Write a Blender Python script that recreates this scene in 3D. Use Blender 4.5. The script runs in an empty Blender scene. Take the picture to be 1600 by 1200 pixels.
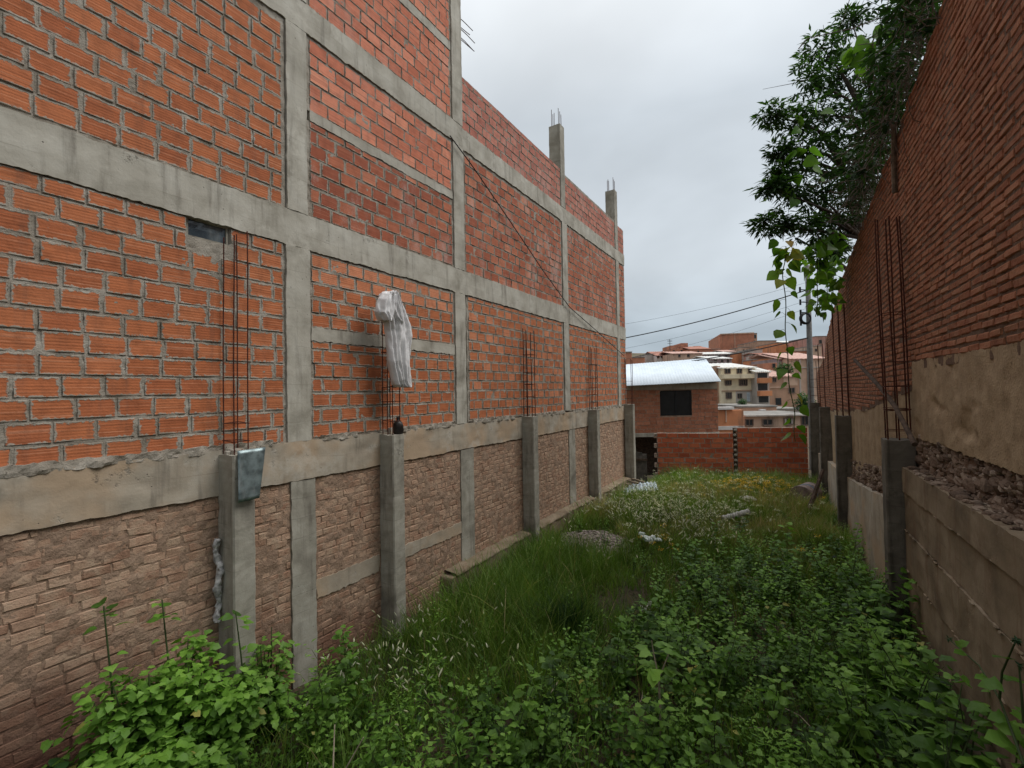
import bpy, math, random
import numpy as np
from mathutils import Vector, Matrix

rng = np.random.default_rng(7)
random.seed(7)
C = bpy.context.scene.collection
R = math.radians

# ------------------------------------------------------------------ camera
# surveyed orientation: rows are the world axes seen in camera axes (x right, y down, z forward)
_n = np.array([.017, 1, -.018]); _n /= np.linalg.norm(_n)
_d = np.array([439., 5.7, 730.]); _d /= np.linalg.norm(_d)
_d = _d - _n * (_d @ _n); _d /= np.linalg.norm(_d)
CAMM = np.array([np.cross(_d, -_n), _d, -_n])
F = 730.0


def at(px, py, Z):
    """world point that lies Z metres ahead in the direction surveyed at (px,py)"""
    return CAMM @ (np.array([px - 800, py - 600, F]) * (Z / F))


def on_left(px, py, D=4.71):
    q = CAMM @ np.array([px - 800, py - 600, F])
    return q * (-D / q[0])


def on_level(px, py, z):
    q = CAMM @ np.array([px - 800, py - 600, F])
    return q * (z / q[2])


# ------------------------------------------------------------------ noise
def _hash(ix, iy, iz, seed):
    h = (ix * 374761393 + iy * 668265263 + iz * 2147483647 + seed * 974634777) & 0xFFFFFFFF
    h = ((h ^ (h >> 13)) * 1274126177) & 0xFFFFFFFF
    h = (h ^ (h >> 16)) & 0xFFFFFFFF
    return h.astype(np.float64) / 2147483648.0 - 1.0


def vnoise(x, y, z, seed=0):
    x, y, z = np.broadcast_arrays(np.asarray(x, float), np.asarray(y, float), np.asarray(z, float))
    ix, iy, iz = np.floor(x).astype(np.int64), np.floor(y).astype(np.int64), np.floor(z).astype(np.int64)
    fx, fy, fz = x - ix, y - iy, z - iz
    fx, fy, fz = [t * t * (3 - 2 * t) for t in (fx, fy, fz)]
    out = 0
    for dx in (0, 1):
        for dy in (0, 1):
            for dz in (0, 1):
                w = (fx if dx else 1 - fx) * (fy if dy else 1 - fy) * (fz if dz else 1 - fz)
                out = out + w * _hash(ix + dx, iy + dy, iz + dz, seed)
    return out


def fbm(x, y, z=0., seed=0, oct=3):
    a, s, o = 1., 1., 0.
    for k in range(oct):
        o = o + a * vnoise(np.asarray(x) * s, np.asarray(y) * s, np.asarray(z) * s, seed + k)
        a *= .5; s *= 2.03
    return o


# ------------------------------------------------------------------ mesh builder
class MB:
    def __init__(self):
        self.v = []; self.rnd = []; self.buv = []; self.hs = []
        self.f = {3: [], 4: []}; self.m = {3: [], 4: []}; self.n = 0

    def add(self, v, faces, rnd=0.5, mi=0, buv=None, hs=None):
        v = np.asarray(v, float).reshape(-1, 3); k = len(v)
        self.v.append(v)
        self.rnd.append(np.broadcast_to(np.asarray(rnd, float), (k,)).copy())
        self.buv.append(np.zeros((k, 3)) if buv is None else buv)
        self.hs.append(np.zeros((k, 3)) if hs is None else hs)
        if isinstance(faces, dict):
            for kk, fs in faces.items():
                if len(fs):
                    fs = np.asarray(fs, np.int64)
                    self.f[kk].append(fs + self.n); self.m[kk].append(np.full(len(fs), mi))
        else:
            q = [f for f in faces if len(f) == 4]; t = [f for f in faces if len(f) == 3]
            for kk, fs in ((4, q), (3, t)):
                if fs:
                    self.f[kk].append(np.asarray(fs, np.int64) + self.n); self.m[kk].append(np.full(len(fs), mi))
        self.n += k

    def data(self):
        v = np.concatenate(self.v) if self.v else np.zeros((0, 3))
        fs = {k: (np.concatenate(self.f[k]) if self.f[k] else np.zeros((0, k), np.int64)) for k in (3, 4)}
        ms = {k: (np.concatenate(self.m[k]) if self.m[k] else np.zeros((0,), np.int64)) for k in (3, 4)}
        return v, fs, ms, np.concatenate(self.rnd)

    def instances(self, T, pos, yaw, sc, tilt=None, drnd=.12):
        """merge copies of another builder"""
        v, fs, ms, rn = T.data()
        M = len(pos); k = len(v)
        c, s = np.cos(yaw)[:, None], np.sin(yaw)[:, None]
        sc = np.asarray(sc).reshape(M, -1)
        sx = sc[:, :1]; sz = sc[:, -1:]
        X = v[None, :, 0] * sx; Y = v[None, :, 1] * sx; Z = v[None, :, 2] * sz
        if tilt is not None:
            X = X + Z * tilt[:, :1]; Y = Y + Z * tilt[:, 1:2]
        P = np.stack([X * c - Y * s + pos[:, :1], X * s + Y * c + pos[:, 1:2], Z + pos[:, 2:3]], -1).reshape(-1, 3)
        off = (np.arange(M) * k)[:, None, None]
        rr = np.clip(rn[None, :] + rng.uniform(-drnd, drnd, (M, 1)), 0, .94)
        rr = np.where((rn > .985)[None, :] & (rng.random((M, 1)) < .5), 1., rr).reshape(-1)
        self.v.append(P); self.rnd.append(rr)
        self.buv.append(np.zeros((M * k, 3))); self.hs.append(np.zeros((M * k, 3)))
        for kk in (3, 4):
            if len(fs[kk]):
                self.f[kk].append((fs[kk][None] + off).reshape(-1, kk) + self.n)
                self.m[kk].append(np.tile(ms[kk], M))
        self.n += M * k

    def build(self, name, mats, parent=None, smooth=False, loc=None, brick=False):
        v, fs, ms, rn = self.data()
        me = bpy.data.meshes.new(name)
        me.vertices.add(len(v)); me.vertices.foreach_set('co', v.astype(np.float32).ravel())
        lv = np.concatenate([fs[4].ravel(), fs[3].ravel()]).astype(np.int32)
        n4, n3 = len(fs[4]), len(fs[3])
        me.loops.add(len(lv)); me.loops.foreach_set('vertex_index', lv)
        me.polygons.add(n4 + n3)
        st = np.concatenate([np.arange(n4) * 4, n4 * 4 + np.arange(n3) * 3]).astype(np.int32)
        me.polygons.foreach_set('loop_start', st)
        me.polygons.foreach_set('material_index', np.concatenate([ms[4], ms[3]]).astype(np.int32))
        me.polygons.foreach_set('use_smooth', np.full(n4 + n3, bool(smooth)))
        a = me.attributes.new('rnd', 'FLOAT', 'POINT'); a.data.foreach_set('value', rn.astype(np.float32))
        if brick:
            for nm, src in (('buv', self.buv), ('hs', self.hs)):
                a = me.attributes.new(nm, 'FLOAT_VECTOR', 'POINT')
                a.data.foreach_set('vector', np.concatenate(src).astype(np.float32).ravel())
        for m in (mats if isinstance(mats, (list, tuple)) else [mats]):
            me.materials.append(m)
        me.update(calc_edges=True); me.validate()
        o = bpy.data.objects.new(name, me); C.objects.link(o)
        if parent is not None: o.parent = parent
        if loc is not None: o.location = loc
        return o


def tag(o, label=None, cat=None, group=None, kind=None):
    if label: o['label'] = label
    if cat: o['category'] = cat
    if group: o['group'] = group
    if kind: o['kind'] = kind
    return o


def thing(name, label, cat, loc=(0, 0, 0), rz=0., group=None):
    o = bpy.data.objects.new(name, None); C.objects.link(o)
    o.empty_display_size = .2
    o.location = tuple(float(t) for t in loc); o.rotation_euler = (0, 0, rz)
    return tag(o, label, cat, group)


# ------------------------------------------------------------------ shape helpers
BOXF = [(0, 1, 5, 4), (1, 2, 6, 5), (2, 3, 7, 6), (3, 0, 4, 7), (3, 2, 1, 0), (4, 5, 6, 7)]


def box(mb, x0, x1, y0, y1, z0, z1, mi=0, rnd=.5, bev=0.):
    if bev <= 0:
        v = [(x0, y0, z0), (x1, y0, z0), (x1, y1, z0), (x0, y1, z0), (x0, y0, z1), (x1, y0, z1), (x1, y1, z1), (x0, y1, z1)]
        mb.add(v, BOXF, rnd, mi); return
    b = bev
    ring = lambda i: [(x0 + b + i, y0 + i), (x1 - b - i, y0 + i), (x1 - i, y0 + b + i), (x1 - i, y1 - b - i), (x1 - b - i, y1 - i), (x0 + b + i, y1 - i), (x0 + i, y1 - b - i), (x0 + i, y0 + b + i)]
    lv = [(b * .7, z0), (0, z0 + b), (0, z1 - b), (b * .7, z1)]
    v = []; f = []
    for i, z in lv:
        v += [(x, y, z) for x, y in ring(i)]
    for L in range(3):
        for k in range(8):
            k2 = (k + 1) % 8
            f.append((L * 8 + k, L * 8 + k2, L * 8 + 8 + k2, L * 8 + 8 + k))
    c0 = len(v); v.append(((x0 + x1) / 2, (y0 + y1) / 2, z0)); v.append(((x0 + x1) / 2, (y0 + y1) / 2, z1))
    for k in range(8):
        k2 = (k + 1) % 8
        f.append((k2, k, c0)); f.append((24 + k, 24 + k2, c0 + 1))
    mb.add(v, f, rnd, mi)


def tube(mb, pts, r, k=6, mi=0, rnd=.5, cap=True):
    pts = np.asarray(pts, float); n = len(pts)
    r = np.broadcast_to(np.asarray(r, float), (n,))
    t = np.gradient(pts, axis=0); t /= np.linalg.norm(t, axis=1)[:, None] + 1e-9
    ref = np.array([0, 0, 1.]) if abs(t[0][2]) < .8 else np.array([1., 0, 0])
    u = np.cross(t, ref); u /= np.linalg.norm(u, axis=1)[:, None] + 1e-9
    w = np.cross(t, u)
    a = np.arange(k) / k * 2 * math.pi
    V = pts[:, None] + r[:, None, None] * (np.cos(a)[None, :, None] * u[:, None] + np.sin(a)[None, :, None] * w[:, None])
    i = np.arange(n - 1)[:, None] * k; j = np.arange(k)[None]; j2 = (j + 1) % k
    f = np.stack([i + j, i + j2, i + k + j2, i + k + j], -1).reshape(-1, 4)
    fd = {4: f, 3: []}
    V = V.reshape(-1, 3)
    if cap:
        V = np.concatenate([V, pts[:1], pts[-1:]]); c0 = n * k
        t3 = [(q, (q + 1) % k, c0)[::-1] for q in range(k)] + [((n - 1) * k + q, (n - 1) * k + (q + 1) % k, c0 + 1) for q in range(k)]
        fd[3] = np.array(t3)
    mb.add(V, fd, rnd, mi)


def lathe(mb, prof, k=20, c=(0, 0, 0), mi=0, rnd=.5):
    v = []; f = []
    for r, z in prof:
        for q in range(k):
            a = q / k * 2 * math.pi; v.append((c[0] + r * math.cos(a), c[1] + r * math.sin(a), c[2] + z))
    for i in range(len(prof) - 1):
        for q in range(k):
            q2 = (q + 1) % k; f.append((i * k + q, i * k + q2, i * k + k + q2, i * k + k + q))
    mb.add(v, f, rnd, mi)


def rough_panel(mb, s0, s1, z0, z1, yf, depth, res=.03, amp=.008, freq=14., edge=.0, efreq=9., seed=0, mi=0, top=None, bot=None, holes=(), skirt=True, rnd=.5, dents=0.):
    """a slab whose front lies at local y = yf (viewer at -y), rough front and wavy edges, back at y = depth"""
    ns = max(2, int(abs(s1 - s0) / res) + 1); nz = max(2, int(abs(z1 - z0) / res) + 1)
    u, w = np.meshgrid(np.linspace(0, 1, ns), np.linspace(0, 1, nz))
    s = s0 + u * (s1 - s0)
    zb = z0 + (bot(s) if bot else 0); zt = top(s) if top else z1
    if edge:
        rag = lambda k, kk: edge * (.45 * fbm(s * efreq, k, 0, seed + kk, 3) + .55 * fbm(s * efreq * 4.5, k, 0, seed + kk + 3, 2) + 1.1 * np.clip(fbm(s * efreq * .6, k + 9, 0, seed + kk) - .55, 0, 1))
        zb = zb - rag(3.1, 5); zt = zt + rag(7.7, 6)
    z = zb + w * (zt - zb)
    if edge:
        du = edge * fbm(z * efreq, 1.3, 0, seed + 7); dv = edge * fbm(z * efreq, 5.3, 0, seed + 8)
        s = s + du * np.clip(1 - (s - s0) / .12, 0, 1) + dv * np.clip(1 - (s1 - s) / .12, 0, 1)
    y = yf + amp * fbm(s * freq, z * freq, 0, seed)
    if dents:
        y = y + dents * np.clip(fbm(s * 2.2, z * 5, 0, seed + 3) - .5, 0, 1)
    for (a, b, c, d, dd) in holes:
        y = np.where((s > a) & (s < b) & (z > c) & (z < d), dd, y)
    V = np.stack([s, y, z], -1).reshape(-1, 3)
    i, j = np.meshgrid(np.arange(ns - 1), np.arange(nz - 1))
    a = (j * ns + i).ravel()
    f = [np.stack([a, a + 1, a + ns + 1, a + ns], -1)]
    if skirt:
        idx = np.concatenate([np.arange(ns), np.arange(1, nz) * ns + ns - 1, (nz - 1) * ns + np.arange(ns - 2, -1, -1), np.arange(nz - 2, 0, -1) * ns])
        B = V[idx].copy(); B[:, 1] = depth
        n0 = len(V); V = np.concatenate([V, V[idx], B]); m = len(idx)
        q = np.arange(m); q2 = (q + 1) % m
        f.append(np.stack([n0 + q2, n0 + q, n0 + m + q, n0 + m + q2], -1))
    mb.add(V, {4: np.concatenate(f), 3: []}, rnd, mi)


def bricks(mb, s0, s1, z0, z1, bl, bh, mo, mi=1, front=-.005, depth=.05, cham=.004, jit=0., out=.003, rl=0., rh=1., gap=.015, top=None, bot=None, holes=(), toothed=None, toprow=None, drop=0., mz=.006, slope=0.):
    L = []
    row = 0; z = z0 + mo * .6
    while z + bh * .4 < z1:
        zh = min(bh, z1 - z - mo * .2)
        off = (bl + mo) * (.5 if row % 2 else 0) + rng.uniform(-.03, .03)
        s = s0 - off + gap
        while s < s1 - gap:
            l = bl * (1 + rng.uniform(-.02, .02) * (1 + 4 * (jit > 0))) * (rng.uniform(.55, .8) if rng.random() < .035 else 1)
            segs = [(max(s, s0 + gap), min(s + l, s1 - gap))]
            if toothed is not None and row % 2 == 0:
                new = []
                for (a, b) in segs:
                    if a < toothed < b: new += [(a, toothed - .03), (toothed + .03, b)]
                    else: new.append((a, b))
                segs = new
            for (hx0, hx1, hz0, hz1, _) in holes:
                new = []
                for (a, b) in segs:
                    if z < hz1 and z + zh > hz0 and a < hx1 and b > hx0:
                        if a < hx0 - .03: new.append((a, hx0 - .01))
                        if b > hx1 + .03: new.append((hx1 + .01, b))
                    else: new.append((a, b))
                segs = new
            for (a, b) in segs:
                if b - a < .035: continue
                mid = (a + b) / 2
                if top is not None and z + zh > float(top(np.array(mid))): continue
                if bot is not None and z < float(bot(np.array(mid))): continue
                if drop and rng.random() < drop: continue
                zz = z + rng.uniform(-mz, mz) + .012 * float(vnoise(mid * .55, row * .35, 0, 77)) + .004 * float(vnoise(mid * 2.1, row * 3.7, 0, 78))
                if toprow is not None and z > toprow: r = rng.uniform(.88, 1)
                else: r = rng.uniform(rl, rh)
                L.append((a, b, zz, zz + zh, r))
            s += l + mo * rng.uniform(.6, 1.4)
        z += bh + mo; row += 1
    if not L: return
    A = np.array(L); n = len(A)
    a, b, c, d, r = A.T
    o = front - rng.uniform(-out, out, n)
    rot = rng.uniform(-1, 1, (n, 2)) * out * .8
    sg = np.array([(-1, -1), (1, -1), (1, 1), (-1, 1)])
    cs, cz = (a + b) / 2, (c + d) / 2
    hx, hz = (b - a) / 2, (d - c) / 2
    V = np.zeros((n, 12, 3)); U = np.zeros((n, 12, 3)); H = np.zeros((n, 12, 3))
    for k in range(4):
        jx = rng.uniform(-jit, jit, n); jz = rng.uniform(-jit, jit, n) * .6
        ch = cham * rng.uniform(.5, 1.6, n) if jit else np.full(n, cham)
        for lay, (ins, y) in enumerate(((ch, o + rot[:, 0] * sg[k, 0] + rot[:, 1] * sg[k, 1] + rng.uniform(-jit, jit, n) * .35), (0 * ch, o + ch), (0 * ch, np.full(n, depth)))):
            i = lay * 4 + k
            V[:, i, 0] = cs + sg[k, 0] * (hx - ins) + jx; V[:, i, 2] = cz + sg[k, 1] * (hz - ins) + jz; V[:, i, 1] = y
            U[:, i, 0] = sg[k, 0] * (hx - ins); U[:, i, 1] = sg[k, 1] * (hz - ins)
            H[:, i, 0] = hx; H[:, i, 1] = hz
    U[:, :, 2] = r[:, None]
    base = [(0, 1, 2, 3)] + [(k, k + 4, (k + 1) % 4 + 4, (k + 1) % 4) for k in range(4)] + [(k + 4, k + 8, (k + 1) % 4 + 8, (k + 1) % 4 + 4) for k in range(4)]
    f = (np.array(base)[None] + (np.arange(n) * 12)[:, None, None]).reshape(-1, 4)
    mb.add(V.reshape(-1, 3), {4: f, 3: []}, np.repeat(r, 12), mi, U.reshape(-1, 3), H.reshape(-1, 3))


def rough_column(mb, x0, x1, y0, y1, z0, z1, res=.07, amp=.004, bev=.012, seed=0, mi=0, lean=(0, 0)):
    def ring():
        p = []
        cs = [(x0, y0), (x1, y0), (x1, y1), (x0, y1)]
        for k in range(4):
            a = np.array(cs[k], float); b = np.array(cs[(k + 1) % 4], float)
            d = (b - a); L = np.linalg.norm(d); d /= L
            n = max(2, int(L / res))
            for t in np.linspace(bev, L - bev, n): p.append(a + d * t)
        return np.array(p)
    rg = ring(); m = len(rg)
    nz = max(2, int((z1 - z0) / res))
    zs = np.linspace(z0, z1, nz)
    cx, cy = (x0 + x1) / 2, (y0 + y1) / 2
    V = []
    for i, z in enumerate(zs):
        d = rg - np.array([cx, cy]); d /= np.linalg.norm(d, axis=1)[:, None]
        nn = amp * fbm(rg[:, 0] * 11, rg[:, 1] * 11, z * 9, seed) - .022 * np.clip(fbm(rg[:, 0] * 9, rg[:, 1] * 9, z * 5, seed + 9) - .75, 0, 1)
        q = rg + d * nn[:, None]
        t = (z - z1)
        V.append(np.column_stack([q[:, 0] + lean[0] * t, q[:, 1] + lean[1] * t, np.full(m, z) + (amp * 2 * vnoise(rg[:, 0] * 20, rg[:, 1] * 20, 1, seed) if i == nz - 1 else 0)]))
    V = np.concatenate(V)
    i = np.arange(nz - 1)[:, None] * m; j = np.arange(m)[None]; j2 = (j + 1) % m
    f = np.stack([i + j, i + j2, i + m + j2, i + m + j], -1).reshape(-1, 4)
    c0 = len(V); V = np.concatenate([V, [[cx, cy, z1 + .004]]])
    t3 = [((nz - 1) * m + q, (nz - 1) * m + (q + 1) % m, c0) for q in range(m)]
    mb.add(V, {4: f, 3: np.array(t3)}, .5, mi)


# ------------------------------------------------------------------ materials
class G:
    def __init__(self, name):
        self.m = bpy.data.materials.new(name); self.m.use_nodes = True
        self.nt = self.m.node_tree; self.nt.nodes.clear()
        self.out = self.nt.nodes.new('ShaderNodeOutputMaterial')

    def n(self, t, props=None, **kw):
        nd = self.nt.nodes.new('ShaderNode' + t)
        for k, v in (props or {}).items(): setattr(nd, k, v)
        for k, v in kw.items():
            key = int(k[1:]) if k[0] == 'i' and k[1:].isdigit() else k.replace('_', ' ')
            self.set(nd.inputs[key], v)
        return nd

    def set(self, inp, v):
        if isinstance(v, bpy.types.NodeSocket): self.nt.links.new(v, inp)
        elif isinstance(v, (tuple, list)) and len(v) == 3 and inp.type == 'RGBA': inp.default_value = (*v, 1)
        else: inp.default_value = v

    def attr(self, name, out='Fac'):
        return self.n('Attribute', {'attribute_name': name}).outputs[out]

    def math(self, op, a, b=0., c=0., clamp=False):
        return self.n('Math', {'operation': op, 'use_clamp': clamp}, i0=a, i1=b, i2=c).outputs[0]

    def noise(self, vec, scale, detail=4., rough=.55, dist=0.):
        return self.n('TexNoise', None, Vector=vec, Scale=scale, Detail=detail, Roughness=rough, Distortion=dist).outputs['Fac']

    def mapping(self, vec, scale):
        return self.n('Mapping', None, Vector=vec, Scale=scale).outputs[0]

    def ss(self, x, a, b, lo=0., hi=1.):
        return self.n('MapRange', {'interpolation_type': 'SMOOTHSTEP'}, Value=x, i1=a, i2=b, i3=lo, i4=hi).outputs[0]

    def mix(self, f, a, b, bt='MIX'):
        nd = self.n('Mix', {'data_type': 'RGBA', 'blend_type': bt})
        self.set(nd.inputs[0], f); self.set(nd.inputs[6], a); self.set(nd.inputs[7], b)
        return nd.outputs[2]

    def ramp(self, x, stops):
        nd = self.n('ValToRGB', None, Fac=x); cr = nd.color_ramp
        while len(cr.elements) < len(stops): cr.elements.new(.5)
        for e, (p, c) in zip(cr.elements, stops): e.position = p; e.color = (*c, 1)
        return nd.outputs[0]

    def sep(self, v):
        return self.n('SeparateXYZ', None, i0=v).outputs

    def bump(self, h, strength=.5, dist=.01, prev=None):
        kw = dict(Height=h, Strength=strength, Distance=dist)
        if prev is not None: kw['Normal'] = prev
        return self.n('Bump', None, **kw).outputs[0]

    def finish(self, col, rough=.9, normal=None, spec=.25, metal=0.):
        p = self.n('BsdfPrincipled')
        self.set(p.inputs['Base Color'], col); self.set(p.inputs['Roughness'], rough)
        self.set(p.inputs['Specular IOR Level'], spec); self.set(p.inputs['Metallic'], metal)
        if normal is not None: self.set(p.inputs['Normal'], normal)
        self.nt.links.new(p.outputs[0], self.out.inputs[0])
        return self.m

    def obj(self):
        return self.n('TexCoord').outputs['Object']

    def pos(self):
        return self.n('NewGeometry').outputs['Position']


MORT = (.29, .265, .225)


def mortar_colour(g, p):
    a = g.noise(p, 4.); b = g.noise(p, 45., 3.)
    c = g.ramp(a, [(.3, (.21, .18, .14)), (.5, (.325, .29, .24)), (.72, (.42, .39, .335))])
    return g.mix(g.ss(b, .62, .75), c, (.10, .085, .07)), b


def m_mortar(name='mortar'):
    g = G(name); p = g.obj()
    c, b = mortar_colour(g, p)
    nb = g.noise(p, 70., 6., .7)
    return g.finish(c, .95, g.bump(nb, .8, .012))


def m_hollow(name, stops, ridge=.45, smear=.012, white=0., dirt=.5):
    g = G(name); p = g.obj(); r = g.attr('rnd')
    buv = g.sep(g.attr('buv', 'Vector')); hs = g.sep(g.attr('hs', 'Vector'))
    col = g.ramp(r, stops)
    n1 = g.noise(p, 9., 5.); n2 = g.noise(p, 60., 4.)
    col = g.mix(1., col, g.ramp(n1, [(.25, (.72, .72, .72)), (.5, (1, 1, 1)), (.8, (1.2, 1.17, 1.12))]), 'MULTIPLY')
    # extruded grooves run along the length of every brick
    wv = g.math('SINE', g.math('MULTIPLY_ADD', buv[1], 2 * math.pi / .0235, g.math('MULTIPLY', r, 9.)))
    cv = g.n('CombineXYZ', None, i0=g.math('MULTIPLY', buv[0], .9), i1=g.math('MULTIPLY', buv[1], 62.), i2=g.math('MULTIPLY', r, 90.)).outputs[0]
    ln = g.noise(cv, 1., 2., .5)
    rid = g.ss(ln, .56, .68)
    col = g.mix(g.math('MULTIPLY', rid, g.math('MULTIPLY', g.ss(n1, .2, .65), ridge)), col, (.62, .33, .21))
    gr = g.ss(ln, .46, .34)
    col = g.mix(g.math('MULTIPLY', gr, .32), col, (.14, .045, .022))
    wv = g.math('MULTIPLY_ADD', wv, .35, g.math('MULTIPLY', ln, 1.2))
    # dirt and run-off
    st = g.noise(g.mapping(p, (5., 5., .5)), 1.6, 5., .6)
    col = g.mix(g.math('MULTIPLY', g.ss(st, .52, .8), dirt), col, (.13, .075, .055))
    if white:
        w = g.noise(g.mapping(p, (1.1, 1., .55)), 1.3, 5., .65)
        col = g.mix(g.math('MULTIPLY', g.ss(g.math('MULTIPLY_ADD', n2, .25, w), .62, .85), white), col, (.55, .48, .44))
    # mortar smeared over the arrises
    ex = g.math('SUBTRACT', hs[0], g.math('ABSOLUTE', buv[0])); ez = g.math('SUBTRACT', hs[1], g.math('ABSOLUTE', buv[1]))
    ed = g.math('MINIMUM', ex, ez)
    wob = g.noise(p, 28., 5., .65)
    ed2 = g.math('MULTIPLY_ADD', g.math('SUBTRACT', wob, .5), .07, ed)
    mk = g.ss(ed2, smear + .004, smear - .006)
    blot = g.ss(g.noise(p, 7., 6., .7), .68, .74)
    mk = g.math('MAXIMUM', mk, g.math('MULTIPLY', blot, .75))
    mc, _ = mortar_colour(g, p)
    col = g.mix(mk, col, mc)
    void = g.math('MULTIPLY', g.ss(ed, .007, .002), g.ss(g.noise(p, 6.5, 4., .7), .54, .62))
    col = g.mix(g.math('MULTIPLY', void, .85), col, (.03, .022, .017))
    h = g.math('MULTIPLY_ADD', wv, .35, g.math('MULTIPLY', n2, .9))
    h = g.math('MULTIPLY_ADD', mk, .8, h)
    return g.finish(col, .88, g.bump(h, .55, .006))


def m_old_brick(name, stops, mud, splash=None, mudamt=.5):
    g = G(name); p = g.obj(); r = g.attr('rnd')
    col = g.ramp(r, stops)
    n1 = g.noise(p, 6., 6., .65); n2 = g.noise(p, 38., 6., .7)
    col = g.mix(1., col, g.ramp(n1, [(.25, (.6, .6, .6)), (.5, (1, 1, 1)), (.8, (1.25, 1.2, 1.15))]), 'MULTIPLY')
    col = g.mix(g.math('MULTIPLY', g.ss(n1, .42, .66), mudamt), col, mud)
    col = g.mix(g.math('MULTIPLY', g.ss(n2, .56, .72), .55), col, (.06, .035, .025))
    if splash:
        z = g.sep(p)[2]
        zz = g.math('MULTIPLY_ADD', g.math('SUBTRACT', g.noise(p, 1.6), .5), .9, g.math('MULTIPLY_ADD', g.sep(p)[0], .24, z))
        col = g.mix(g.ss(zz, splash[0], splash[1], .9, 0.), col, splash[2])
    return g.finish(col, .93, g.bump(g.math('MULTIPLY_ADD', n2, 1., n1), .9, .014))


def m_mud(name, a, b, splash=None):
    g = G(name); p = g.obj()
    n1 = g.noise(p, 5., 6., .65); n2 = g.noise(p, 50., 5., .7)
    col = g.ramp(n1, [(.3, a), (.7, b)])
    col = g.mix(g.math('MULTIPLY', g.ss(n2, .55, .7), .6), col, (.05, .032, .024))
    if splash:
        z = g.sep(p)[2]
        zz = g.math('MULTIPLY_ADD', g.math('SUBTRACT', g.noise(p, 1.6), .5), .9, g.math('MULTIPLY_ADD', g.sep(p)[0], .24, z))
        col = g.mix(g.ss(zz, splash[0], splash[1], .9, 0.), col, splash[2])
    return g.finish(col, .95, g.bump(g.math('MULTIPLY_ADD', n2, 1., n1), .9, .015))


def m_concrete(name, lo, mid, hi, stain=(.12, .105, .085), samt=.55, warm=None, pits=True, scale=1.):
    g = G(name); p = g.obj()
    n1 = g.noise(p, 2.2 * scale, 6., .6, .4); n2 = g.noise(p, 22 * scale, 6., .7)
    col = g.ramp(n1, [(.28, lo), (.5, mid), (.75, hi)])
    st = g.noise(g.mapping(p, (6., 6., .55)), 1.8, 5., .6)
    col = g.mix(g.math('MULTIPLY', g.ss(st, .5, .78), samt), col, stain)
    st2 = g.noise(g.mapping(p, (1., 1., 9.)), 1.5, 3.)
    col = g.mix(g.math('MULTIPLY', g.ss(st2, .55, .75), .25), col, hi)
    if warm:
        col = g.mix(g.ss(g.noise(p, 1.1, 4.), .45, .62), col, warm)
    col = g.mix(g.math('MULTIPLY', g.ss(n2, .58, .75), .35), col, lo)
    zz = g.sep(p)[2]
    bw = g.math('SINE', g.math('MULTIPLY_ADD', g.noise(p, 1.3), 3., g.math('MULTIPLY', zz, 2 * math.pi / .21)))
    line = g.math('MULTIPLY', g.ss(bw, .985, 1.), g.ss(g.noise(p, 2.7), .42, .6))
    col = g.mix(g.math('MULTIPLY', line, .45), col, lo)
    hc = g.math('MULTIPLY', g.ss(g.noise(p, 3.4, 6., .75), .60, .68), g.ss(g.noise(p, 34., 4., .7), .45, .58))
    col = g.mix(g.math('MULTIPLY', hc, .7), col, stain)
    eff = g.math('MULTIPLY', g.ss(g.noise(p, 1.7, 7., .7), .56, .66), .45)
    col = g.mix(eff, col, tuple(min(1, q * 1.15) for q in hi))
    h = g.math('MULTIPLY_ADD', n2, .8, g.math('MULTIPLY', n1, .5))
    h = g.math('SUBTRACT', h, g.math('MULTIPLY', hc, .8))
    if pits:
        vo = g.n('TexVoronoi', None, Vector=p, Scale=14.).outputs['Distance']
        pit = g.math('MULTIPLY', g.ss(vo, .10, .05), g.ss(g.noise(p, 3.), .5, .6))
        col = g.mix(g.math('MULTIPLY', pit, .8), col, (.05, .043, .035))
        h = g.math('SUBTRACT', h, pit)
    return g.finish(col, .9, g.bump(h, .5, .01))


def m_plain(name, col, rough=.8, var=.25, scale=6., spec=.3, metal=0., bump=.25, dirt=None):
    g = G(name); p = g.obj()
    n1 = g.noise(p, scale, 5.); n2 = g.noise(p, scale * 8, 4.)
    c = g.mix(g.ss(n1, .3, .7), tuple(t * (1 - var) for t in col), tuple(min(1, t * (1 + var)) for t in col))
    if dirt: c = g.mix(g.math('MULTIPLY', g.ss(g.noise(g.mapping(p, (3., 3., .6)), scale * .4, 5., .65), .5, .72), .8), c, dirt)
    return g.finish(c, rough, g.bump(n2, bump, .006), spec, metal)


def m_rust(name='rusty_steel'):
    g = G(name); p = g.obj(); n = g.noise(p, 30., 4.)
    c = g.ramp(n, [(.3, (.035, .014, .012)), (.55, (.085, .028, .018)), (.75, (.16, .055, .03))])
    return g.finish(c, .85, g.bump(g.noise(p, 160.), .5, .003), .2)


def m_leaf(name, stops, transl=.35, rough=.5):
    g = G(name); r = g.attr('rnd'); p = g.pos()
    col = g.ramp(r, stops)
    n = g.noise(p, 2.2, 3.)
    col = g.mix(1., col, g.ramp(n, [(.3, (.62, .62, .62)), (.5, (1, 1, 1)), (.72, (1.3, 1.25, 1.1))]), 'MULTIPLY')
    pr = g.n('BsdfPrincipled'); g.set(pr.inputs['Base Color'], col); g.set(pr.inputs['Roughness'], rough); g.set(pr.inputs['Specular IOR Level'], .3)
    tr = g.n('BsdfTranslucent'); g.set(tr.inputs['Color'], g.mix(1., col, (1.1, 1.25, .5), 'MULTIPLY'))
    mx = g.n('MixShader', None, i0=transl, i1=pr.outputs[0], i2=tr.outputs[0])
    g.nt.links.new(mx.outputs[0], g.out.inputs[0])
    return g.m


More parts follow.
